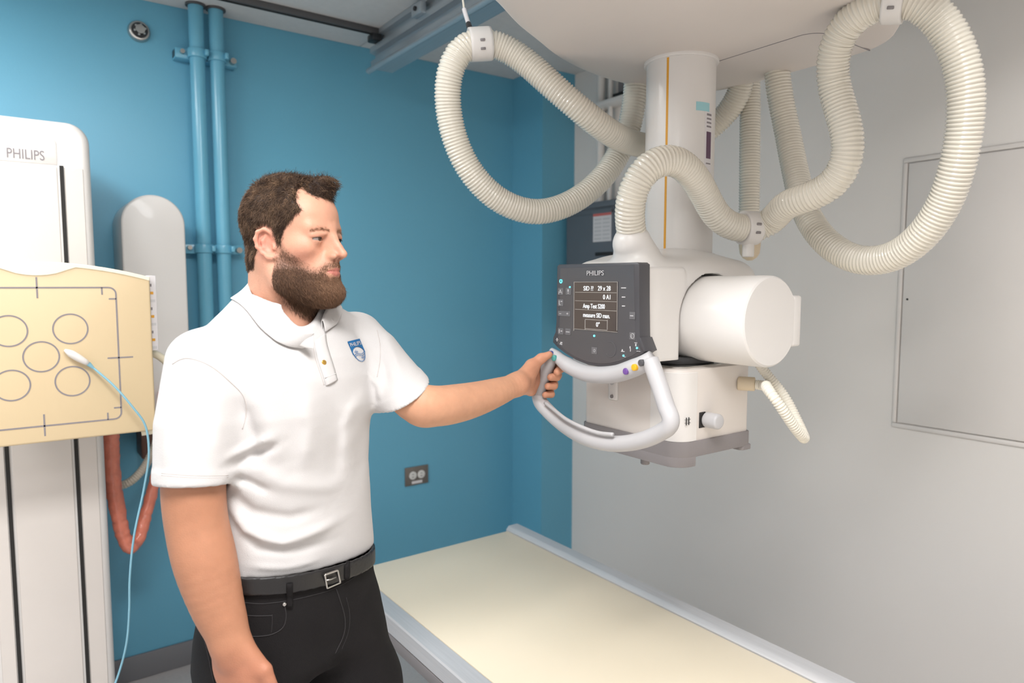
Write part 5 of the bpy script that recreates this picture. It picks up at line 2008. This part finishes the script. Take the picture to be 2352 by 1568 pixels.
sc_ = np.clip(rs.beta(1.6, 2.6, nB) + .28 * fr_, 0, 1)[:, None] * (b1 - b0) + b0
beard = mobj('beard', np.concatenate([BVt, SV]), np.concatenate([BFt, SF + len(BVt)]), M['hair'])
bb_ = np.clip((BH[:, 0] - .06) / .05, 0, 1)[:, None]
set_tint(beard, np.concatenate([b0 * .95 * (1 - bb_) + bb_ * np.array(srgb(112, 82, 64)[:3]), np.repeat(sc_, 12, 0)]))

# eyebrows
for s in (-1, 1):
    n = 330
    u = rs.random(n)
    bx = np.interp(u, [0, .5, 1], [.0985, .0945, .0800])
    by = s * np.interp(u, [0, .5, 1], [.010, .028, .048])
    bz = np.interp(u, [0, .5, 1], [.0235, .0262, .0205]) + rs.normal(0, .0016, n)
    pts = np.stack([bx, by, bz], 1)
    # drop on the skin along -x
    for _ in range(14):
        dd = head_local(pts)
        pts[:, 0] -= dd * .8
    pw = pts @ HM + HO
    nw = np.tile(unit(FD + LD * s * .5), (n, 1))
    fl = np.tile(np.array([-.25, s * .95, .12]) @ HM, (n, 1)) + rs.normal(0, .25, (n, 3))
    fl /= np.linalg.norm(fl, axis=1)[:, None]
    SV, SF = strands(pw, nw, fl, rs.uniform(.004, .0075, n), np.full(n, .00022), np.zeros(n), rs)
    eb = mobj('eyebrow', SV, SF, M['hair'])
    set_tint(eb, np.tile(np.array(srgb(150, 112, 86)[:3]), (len(SV), 1)))

# upper lashes
for s_ in (-1, 1):
    n = 70
    u = np.linspace(-1, 1, n)
    ecl = np.array([.0805, s_ * .0315, .0080])
    yy_ = u * .0128
    zz_ = .0029 * (1 - (yy_ / .0150) ** 2) - .0002
    xx_ = np.sqrt(np.maximum(.0139 ** 2 - yy_ ** 2 - zz_ ** 2, 1e-8))
    pts = ecl + np.stack([xx_, yy_, zz_], 1)
    pw = pts @ HM + HO
    nw = np.tile(FD, (n, 1))
    fl = np.tile(unit(UZ * -.5 + LD * s_ * .5), (n, 1))
    SV, SF = strands(pw, nw, fl, np.full(n, .0045), np.full(n, .00014), np.zeros(n), rs)
    lo_ = mobj('eyelashes', SV, SF, M['hair'])
    set_tint(lo_, np.tile(np.array(srgb(54, 38, 32)[:3]), (len(SV), 1)))

# ------------------------------------------------------------------ details sewn on the clothes, found by sight lines on the real cloth surfaces
bvh_shirt = BVHTree.FromPolygons([Vector(v) for v in V4], F4.tolist())
bvh_low = BVHTree.FromPolygons([Vector(v) for v in np.concatenate([V5, V6])], np.concatenate([F5, F6 + len(V5)]).tolist())
EYE0 = Vector((0, 0, CAMZ))


def cast(bvh, px, py, off=0.0):
    a, b, c = ray(px, py)
    loc, nrm, idx, dist = bvh.ray_cast(EYE0, Vector((a, b, c)).normalized())
    if loc is None:
        loc, nrm, idx, dist = bvh.find_nearest(Vector(Q(px, py, 1.3)))
    if nrm.dot(EYE0 - loc) < 0:
        nrm = -nrm
    return np.array(loc + nrm * off), np.array(nrm)

# collar
inner = [(721, 766, 1.270), (690, 759, 1.270), (640, 734, 1.285), (602, 701, 1.315), (575, 668, 1.355), (584, 641, 1.41), (620, 634, 1.45), (670, 640, 1.475), (722, 664, 1.455), (748, 696, 1.40), (738, 738, 1.345)]
outer = [(716, 782, 1.26), (662, 776, 1.24), (603, 752, 1.255), (560, 716, 1.29), (538, 690, 1.34), (548, 660, 1.44), (600, 648, 1.50), (690, 662, 1.53), (770, 688, 1.50), (795, 722, 1.42), (760, 752, 1.33)]
I_ = catmull([Q(*p) for p in inner], 6)
O_ = catmull([Q(*p) for p in outer], 6)
for k in range(len(O_)):
    loc, nrm, idx, dist = bvh_shirt.find_nearest(Vector(O_[k]))
    out_n = np.array(nrm)
    if out_n @ (O_[k] - (NB - UZ * .12)) < 0:
        out_n = -out_n
    O_[k] = np.array(loc) + out_n * .0045
cenN = I_.mean(0)
VV = []
nk_ = len(I_)
for k in range(nk_):
    i_, o_ = I_[k], O_[k]
    rad_ = i_ - cenN
    rad_[2] = 0
    rad_ = unit(rad_)
    VV += [i_ - UZ * .030 + rad_ * .002, i_ - UZ * .010, i_ + UZ * .001, i_ + rad_ * .004 + UZ * .002, mix(i_, o_, .3) + rad_ * .003 + UZ * .003, mix(i_, o_, .65) + rad_ * .003 + UZ * .001, o_]
FF = [[a * 7 + b, (a + 1) * 7 + b, (a + 1) * 7 + b + 1, a * 7 + b + 1] for a in range(nk_ - 1) for b in range(6)]
collar = mobj('collar', VV, FF, M['shirt'])
md = collar.modifiers.new('thick', 'SOLIDIFY')
md.thickness = .0028
md.offset = 0
md = collar.modifiers.new('sub', 'SUBSURF')
md.levels = 1
md.render_levels = 2
collar.parent = shirt


def ribbon(name, Lp, Rp, m, bvh, off, parent, n=8, th=.0012):
    """flat strip on the cloth between two px polylines"""
    A = catmull([np.r_[p, 0] for p in Lp], n)[:, :2]
    B = catmull([np.r_[p, 0] for p in Rp], n)[:, :2]
    VV, FF = [], []
    W_ = 5
    for a, b in zip(A, B):
        for t in np.linspace(0, 1, W_):
            p = a + (b - a) * t
            q, nn = cast(bvh, p[0], p[1], off * (1 if 0 < t < 1 else .2))
            VV.append(q)
    for i in range(len(A) - 1):
        for j in range(W_ - 1):
            FF.append([i * W_ + j, i * W_ + j + 1, (i + 1) * W_ + j + 1, (i + 1) * W_ + j])
    o = mobj(name, VV, FF, m)
    md = o.modifiers.new('thick', 'SOLIDIFY')
    md.thickness = th
    md.offset = 0
    o.parent = parent
    return o


def seam(name, pts, r, m, bvh, parent, off=.0004):
    A = catmull([np.r_[p, 0] for p in pts], 8)[:, :2]
    P = np.array([cast(bvh, p[0], p[1], off)[0] for p in A])
    P = smooth_path(P, 2)
    V_, F_ = tube_mesh(P, r, 6)
    o = mobj(name, V_, F_, m)
    o.parent = parent
    return o

ribbon('placket', [(722, 784), (724, 800), (729, 825), (736, 848), (743, 868), (748, 886)], [(748, 766), (750, 785), (756, 808), (763, 830), (769, 850), (775, 872)], M['shirt'], bvh_shirt, .0030, shirt)
seam('placket_stitch', [(744, 868), (757, 864), (770, 858)], .0006, M['shirt'], bvh_shirt, shirt, .0034)
for (x, y), m_, nm, r in (((742, 833), 'gold', 'button', .0055), ((756, 741), 'shirt', 'collar_button', .0045)):
    q, nn = cast(bvh_shirt, x, y, .003)
    if nm == 'collar_button':
        q = q + nn * .006
    bm = bmesh.new()
    bm_cyl(bm, (0, 0, -.002), (0, 0, .0016), r, r * .85, 20, True, .0006)
    o = obj(nm, bm, M[m_], man, True)
    R_ = Vector(nn).to_track_quat('Z', 'Y').to_matrix().to_4x4()
    o.data.transform(Matrix.Translation(Vector(q - R0)) @ R_)
    o.parent = shirt
# sleeve seams and hem lines
seam('armhole_seam', [(396, 836), (412, 826), (432, 822), (480, 838), (530, 878), (560, 910), (566, 945), (556, 985)], .0009, M['shirtseam'], bvh_shirt, shirt, .0002)
seam('sleeve_hem_seam', [(371, 1086), (420, 1090), (470, 1092), (524, 1091)], .0007, M['shirtseam'], bvh_shirt, shirt, .0001)
seam('sleeve_hem_seam', [(371, 1091), (420, 1095), (470, 1097), (524, 1096)], .0005, M['shirtseam'], bvh_shirt, shirt, .0001)
seam('armhole_seam', [(866, 758), (873, 790), (873, 825), (866, 866)], .0008, M['shirtseam'], bvh_shirt, shirt, .0001)
seam('placket_edge', [(717, 782), (720, 802), (725, 826), (733, 850), (744, 884)], .0006, M['shirtseam'], bvh_shirt, shirt, .0004)

# shield badge ------------------------------------------------------
mid_, nmid = cast(bvh_shirt, 818, 802, .0022)
Wd, Ht = .024, .045


def bp(u, v, lift=0.0):
    """badge coordinates: u to the right 0..1, v down 0..1"""
    q, n_ = cast(bvh_shirt, 797 + 28 * u + 21 * v, 785 - 7 * u + 49.5 * v, 0)
    return q + nmid * (.0009 + lift)


def flat(name, outline, m, lift, parent):
    """small embroidered patch: closed (u, v) outline"""
    bm = bmesh.new()
    vs = [bm.verts.new(bp(u, v, lift) - R0) for u, v in outline]
    f = bm.faces.new(vs)
    bmesh.ops.triangulate(bm, faces=[f])
    bmesh.ops.solidify(bm, geom=bm.faces[:], thickness=.0003)
    o = obj(name, bm, m, man)
    o.parent = parent
    return o


def band(name, line, w, m, lift, parent):
    L_, R__ = [], []
    for i in range(len(line)):
        a = np.array(line[max(i - 1, 0)])
        b = np.array(line[min(i + 1, len(line) - 1)])
        d_ = (b - a) * [Wd, Ht]
        d_ /= np.linalg.norm(d_)
        n_ = np.array([-d_[1] / Wd, d_[0] / Ht]) * w / 2
        L_.append(np.array(line[i]) + n_)
        R__.append(np.array(line[i]) - n_)
    bm = bmesh.new()
    A = [bm.verts.new(bp(u, v, lift) - R0) for u, v in L_]
    B = [bm.verts.new(bp(u, v, lift) - R0) for u, v in R__]
    for i in range(len(line) - 1):
        bm.faces.new((A[i], A[i + 1], B[i + 1], B[i]))
    bmesh.ops.solidify(bm, geom=bm.faces[:], thickness=.0003)
    o = obj(name, bm, m, man)
    o.parent = parent
    return o

side = lambda v: 1.0 if v < .40 else math.sqrt(max(0.0, 1 - ((v - .40) / .60) ** 2))
sh = [(0, 0), (1, 0)]
vs_ = np.linspace(.45, 1, 12)
sh += [(.5 + .5 * side(v), v) for v in vs_[:-1]] + [(.5, 1.0)] + [(.5 - .5 * side(v), v) for v in vs_[:-1][::-1]]
def low_edge(u):
    c = abs(u - .5) / .45
    return .60 - .29 * math.sqrt(1 - c * c) if c < 1 else .62


bm = bmesh.new()
gr = []
for u in np.linspace(0.0, 1.0, 25):
    lowv = low_edge(u)
    gr.append([bm.verts.new(bp(u, lowv * t, .0004) - R0) for t in np.linspace(0, 1, 6)])
for a, b in zip(gr[:-1], gr[1:]):
    for k in range(5):
        bm.faces.new((a[k], b[k], b[k + 1], a[k + 1]))
bmesh.ops.solidify(bm, geom=bm.faces[:], thickness=.0004)
badge = obj('badge', bm, M['logo'], man)
badge.parent = shirt
badge['label'] = 'blue embroidered shield badge'
brd = sh[1:] + [sh[0]]
band('badge_border', [(0.03, 0.02)] + [(.97, .02)] + [(.5 + .47 * side(v), v * .985) for v in np.linspace(.3, 1, 16)[:-1]] + [(.5, .985)] + [(.5 - .47 * side(v), v * .985) for v in np.linspace(.3, 1, 16)[:-1][::-1]] + [(.03, .02)], .0011, M['logo'], .0005, badge)
for dv in (0, .075):
    band('badge_wave', [(.06 + .88 * t, .68 + dv - .11 * t + .055 * math.sin(-t * 2 * PI)) for t in np.linspace(0, 1, 14)], .0009, M['logo'], .0006, badge)
for cu, cv in ((.33, .52), (.68, .82)):
    for a, b in (((cu, cv - .085), (cu, cv + .085)), ((cu - .15, cv), (cu + .15, cv))):
        band('badge_star', [a, ((a[0] + b[0]) / 2, (a[1] + b[1]) / 2), b], .0007, M['logo'], .0006, badge)
    for q in (-1, 1):
        band('badge_star', [(cu + q * .10, cv - .05), (cu + q * .10, cv), (cu + q * .10, cv + .05)], .0005, M['logo'], .0006, badge)
t = text('badge_lettering', 'PHILIPS', (0, 0, 0), (1, 0, 0), (0, 1, 0), 1.0, M['shirt'], None, depth=.0)
co_ = np.array([v.co for v in t.data.vertices])
mnx, mxx, mny, mxy = co_[:, 0].min(), co_[:, 0].max(), co_[:, 1].min(), co_[:, 1].max()
for v in t.data.vertices:
    u_ = .07 + .86 * (v.co.x - mnx) / (mxx - mnx)
    w_ = .27 - .17 * (v.co.y - mny) / (mxy - mny)
    v.co = Vector(bp(u_, w_, .0013) - R0)
t.parent = badge

# belt and jeans details ------------------------------------------------
seam('fly_seam', [(772, 1352), (783, 1385), (792, 1420), (790, 1455), (770, 1500)], .0010, M['seam'], bvh_low, jeans)
seam('fly_seam', [(795, 1372), (803, 1410), (800, 1450), (785, 1490)], .0006, M['seam'], bvh_low, jeans)
seam('pocket_seam', [(654, 1392), (657, 1415), (650, 1440), (625, 1456), (590, 1461), (560, 1460)], .0009, M['seam'], bvh_low, jeans)
seam('coin_pocket_seam', [(556, 1412), (590, 1414), (624, 1413)], .0008, M['seam'], bvh_low, jeans)
seam('coin_pocket_seam', [(625, 1411), (625, 1430), (623, 1452)], .0006, M['seam'], bvh_low, jeans)
seam('waistband_seam', [(548, 1382), (600, 1386), (655, 1380), (720, 1366), (770, 1350), (830, 1315)], .0007, M['seam'], bvh_low, jeans)
seam('side_seam', [(447, 1400), (470, 1470), (492, 1568)], .0009, M['seam'], bvh_low, jeans)
q, nn = cast(bvh_low, 653, 1387, .001)
bm = bmesh.new()
bm_cyl(bm, (0, 0, -.001), (0, 0, .0016), .0040, .0030, 16, True, .0006)
rv = obj('rivet', bm, M['metal'], man, True)
rv.data.transform(Matrix.Translation(Vector(q - R0)) @ Vector(nn).to_track_quat('Z', 'Y').to_matrix().to_4x4())
rv.parent = jeans
for (x, y0, y1, w_) in ((665, 1340, 1396, 7), (797, 1292, 1330, 6), (500, 1345, 1395, 6)):
    ribbon('belt_loop', [(x - w_, y0), (x - w_, y1)], [(x + w_, y0 - 2), (x + w_, y1 - 2)], M['jeans'], bvh_low, .0024, jeans, 6, .002)
# buckle: a square open frame with a tongue
bk = []
for a, b in (((742, 1318), (747, 1349)), ((747, 1349), (777, 1336)), ((777, 1336), (771, 1308)), ((771, 1308), (742, 1318))):
    bk.append((a, b))
P = [cast(bvh_low, *p, .0055)[0] for p, _ in bk]
P.append(P[0])
V_, F_ = tube_mesh(np.array(resample(np.array(P), .002)[0]), np.array([.0019] * len(resample(np.array(P), .002)[0])), 8)
bko = mobj('buckle', V_, F_, M['metal'])
bko.parent = belt
bko['label'] = 'square silver belt buckle'
tg = mobj('buckle_tongue', *tube_mesh(np.array([cast(bvh_low, 746, 1331, .004)[0], cast(bvh_low, 755, 1329, .005)[0], cast(bvh_low, 768, 1324, .004)[0]]), .0014, 8), M['metal'])
tg.parent = bko
for x, y in ((786, 1318), (808, 1302), (818, 1296), (829, 1282)):
    q, nn = cast(bvh_low, x, y, .0)
    bm = bmesh.new()
    bm_cyl(bm, (0, 0, -.001), (0, 0, .0005), .0019, .0019, 12)
    o = obj('belt_hole', bm, M['blackink'], man)
    o.data.transform(Matrix.Translation(Vector(q - R0)) @ Vector(nn).to_track_quat('Z', 'Y').to_matrix().to_4x4())
    o.parent = belt

# shoes (below the frame, they carry the figure)
for ap in (AL, AR):
    fd_ = unit(ND + np.array([.05, 0, 0]))
    heel = np.array([ap[0], ap[1], 0]) - fd_ * .045

    def shoe(P, heel=heel, fd_=fd_):
        d = s_chain(P, [heel + UZ * .045, heel + fd_ * .10 + UZ * .045, heel + fd_ * .20 + UZ * .032], [.040, .043, .036], .03)
        d = smin(d, s_cone(P, heel + fd_ * .03 + UZ * .05, heel + fd_ * .03 + UZ * .10, .040, .042), .02)
        return np.maximum(d, .004 - P[:, 2])
    lo, hi = bbox([heel, heel + fd_ * .2 + UZ * .12], .08)
    Vs, Fs = sdf_mesh(shoe, (lo[0], lo[1], -.02), hi, .006)
    so = mobj('shoe', relax(Vs, Fs, 1), Fs, M['leather'])
